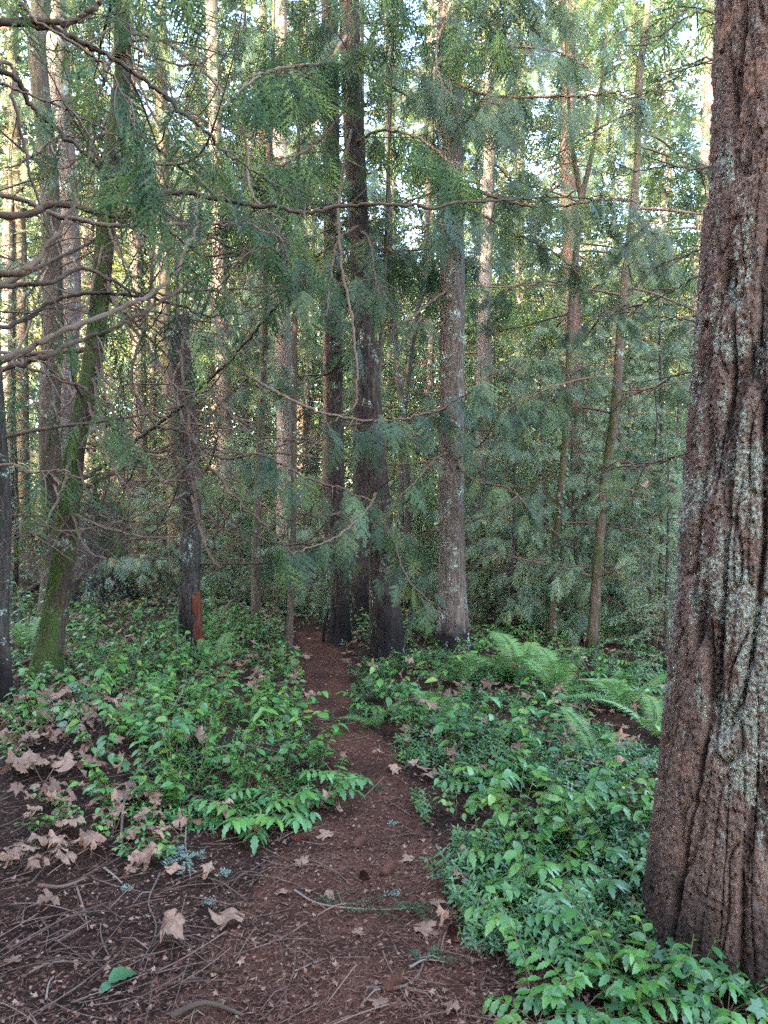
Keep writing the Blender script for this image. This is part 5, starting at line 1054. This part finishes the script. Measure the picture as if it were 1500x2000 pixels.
for px, py, lb in ((245, 1743, 'pale lichen clump in left foreground'), (440, 1712, 'small lichen tuft by the orange leaf'), (770, 1755, 'largest pale lichen tuft, mid path'), (765, 1615, 'lichen tuft on the path farther along'), (860, 1720, 'pale lichen tuft at right path edge'), (410, 1770, 'tiny lichen tuft on bare soil left of the sprig')):
    x, y, z = G(px, py); f = MB(); m_ = 130; f.kites(rng.normal(0, 1, (m_, 3)) * [.014, .011, .005] + [0, 0, .018], nrm(rng.normal(0, 1, (m_, 3)) + [0, 0, .4]), nrm(rng.normal(0, 1, (m_, 3))), U(.005, .012, m_), U(.002, .005, m_), 0); o = f.build('lichen_tuft', M['lichen']); o.location = (x, y, z); tag(o, lb, 'lichen', 'lichen tufts')
# cones
def cone_mesh():
    mb = MB(); n = 90; k = np.arange(n); f = k / n; a = k * 2.39996; rr_ = .017 * np.sin(np.pi * (f * .86 + .1)); p = np.stack([rr_ * .6 * np.cos(a), f * .075, rr_ * .6 * np.sin(a)], 1); o = np.stack([np.cos(a), .9 + 0 * a, np.sin(a)], 1)
    mb.kites(p, o, np.stack([-np.cos(a) * .7, 1 + 0 * a, -np.sin(a) * .7], 1), .018, .016, 0, .25 + .3 * rng.random(n), .6); mb.tube(np.array([[0, 0, 0], [0, .035, 0], [0, .075, 0]]), [.008, .012, .004], 8, 0, .1); return mb.mesh('fir_cone', M['needles'])
CN = cone_mesh()
for k, (px, py, lb) in enumerate(((880, 1826, 'dark cone at the right edge of the path'), (708, 1716, 'cone mid path beyond the fallen sprig'), (745, 1718, 'second cone mid path just right of its twin'), (570, 1650, 'blackish cone at the left edge of the path'), (745, 1950, 'cone by the hooked stick in front'), (690, 1666, 'farther cone on the path near its middle'))):
    x, y, z = G(px, py); o = link('fir_cone', CN); o.location = (x, y, z + .03); o.rotation_euler = (U(-.1, .1), 0, U(0, 6.28)); tag(o, lb, 'cone', 'fallen cones')
# green leaf in the left foreground and ivy sprigs in the right corner
x, y, z = G(215, 1935); V, F = blade(.10, .070, .35, .35, 9, 1, .10); mb = MB(); mb.add(V + [0, 0, .03], F, 0, .5); V2, F2 = blade(.05, .04, .2, .15, 7, 1, .08); mb.add(V2 * [1, -1, 1] + [0, .01, .025], F2, 0, .4); o = mb.build('green_leaf', M['ivy']); o.location = (x, y, z); o.rotation_euler = (.15, .1, -.7); tag(o, 'lone bright green leaf lying on bare soil in left foreground', 'leaf')
def ivy_leaf():
    th = np.radians([-165, -120, -85, -55, -28, 0, 28, 55, 85, 120, 165]); r = np.array([.45, .75, .5, .8, .55, 1.1, .55, .8, .5, .75, .45]); V = [(0, 0, 0)] + [(math.sin(a) * q, math.cos(a) * q, -.12 * q * q) for a, q in zip(th, r)]
    return np.array(V), np.array([(0, i, i + 1) for i in range(1, 11)])
IV = ivy_leaf()
for k, (px, py, lb) in enumerate(((1345, 1900, 'ivy clump in the right corner beside the pale leaf'), (1400, 1960, 'ivy clump at the bottom right corner'), (1370, 1800, 'ivy sprig climbing the foot of the big fir'), (1430, 1890, 'ivy clump nearest the right edge below the big fir'), (1290, 1990, 'ivy clump at the bottom edge right of the holly leaves'))):
    x, y, z = G(px, py); t = empty('ivy_plant', (x, y, z), lb, 'ivy', 'ivy clumps'); f, sm = MB(), MB(); m_ = 16; p = np.stack([rng.normal(0, .10, m_), rng.normal(0, .08, m_), U(.04, .14, m_)], 1)
    f.inst(IV, frame(nrm(rng.normal(0, 1, (m_, 3)) * [1, 1, .3]), nrm(rng.normal(0, .3, (m_, 3)) + [0, -.3, 1])) * U(.028, .045, m_)[:, None, None], p, 0, rnd_var(m_))
    for q in p: sm.tube(np.array([[q[0] * .3, q[1] * .3, 0], [q[0] * .7, q[1] * .7, q[2] * .6], q]), .0018, 4, 0, rng.random(), False)
    f.build('foliage', M['ivy'], t); sm.build('stem', M['stem'], t)

# ------------------------------------------------------------------ labels that single each repeat out
groups = {}
for o, desc, wh, y in PENDING: groups.setdefault((desc, wh), []).append((y, o))
for (desc, wh), lst in groups.items():
    lst.sort(key=lambda a: a[0])
    for k, (_, o) in enumerate(lst):
        o['label'] = ('%s %s' % (desc, wh)) if len(lst) == 1 else '%s %s, %s' % (desc, wh, 'nearest the camera' if k == 0 else 'farthest one' if k == len(lst) - 1 else ORD[k] + ' nearest')
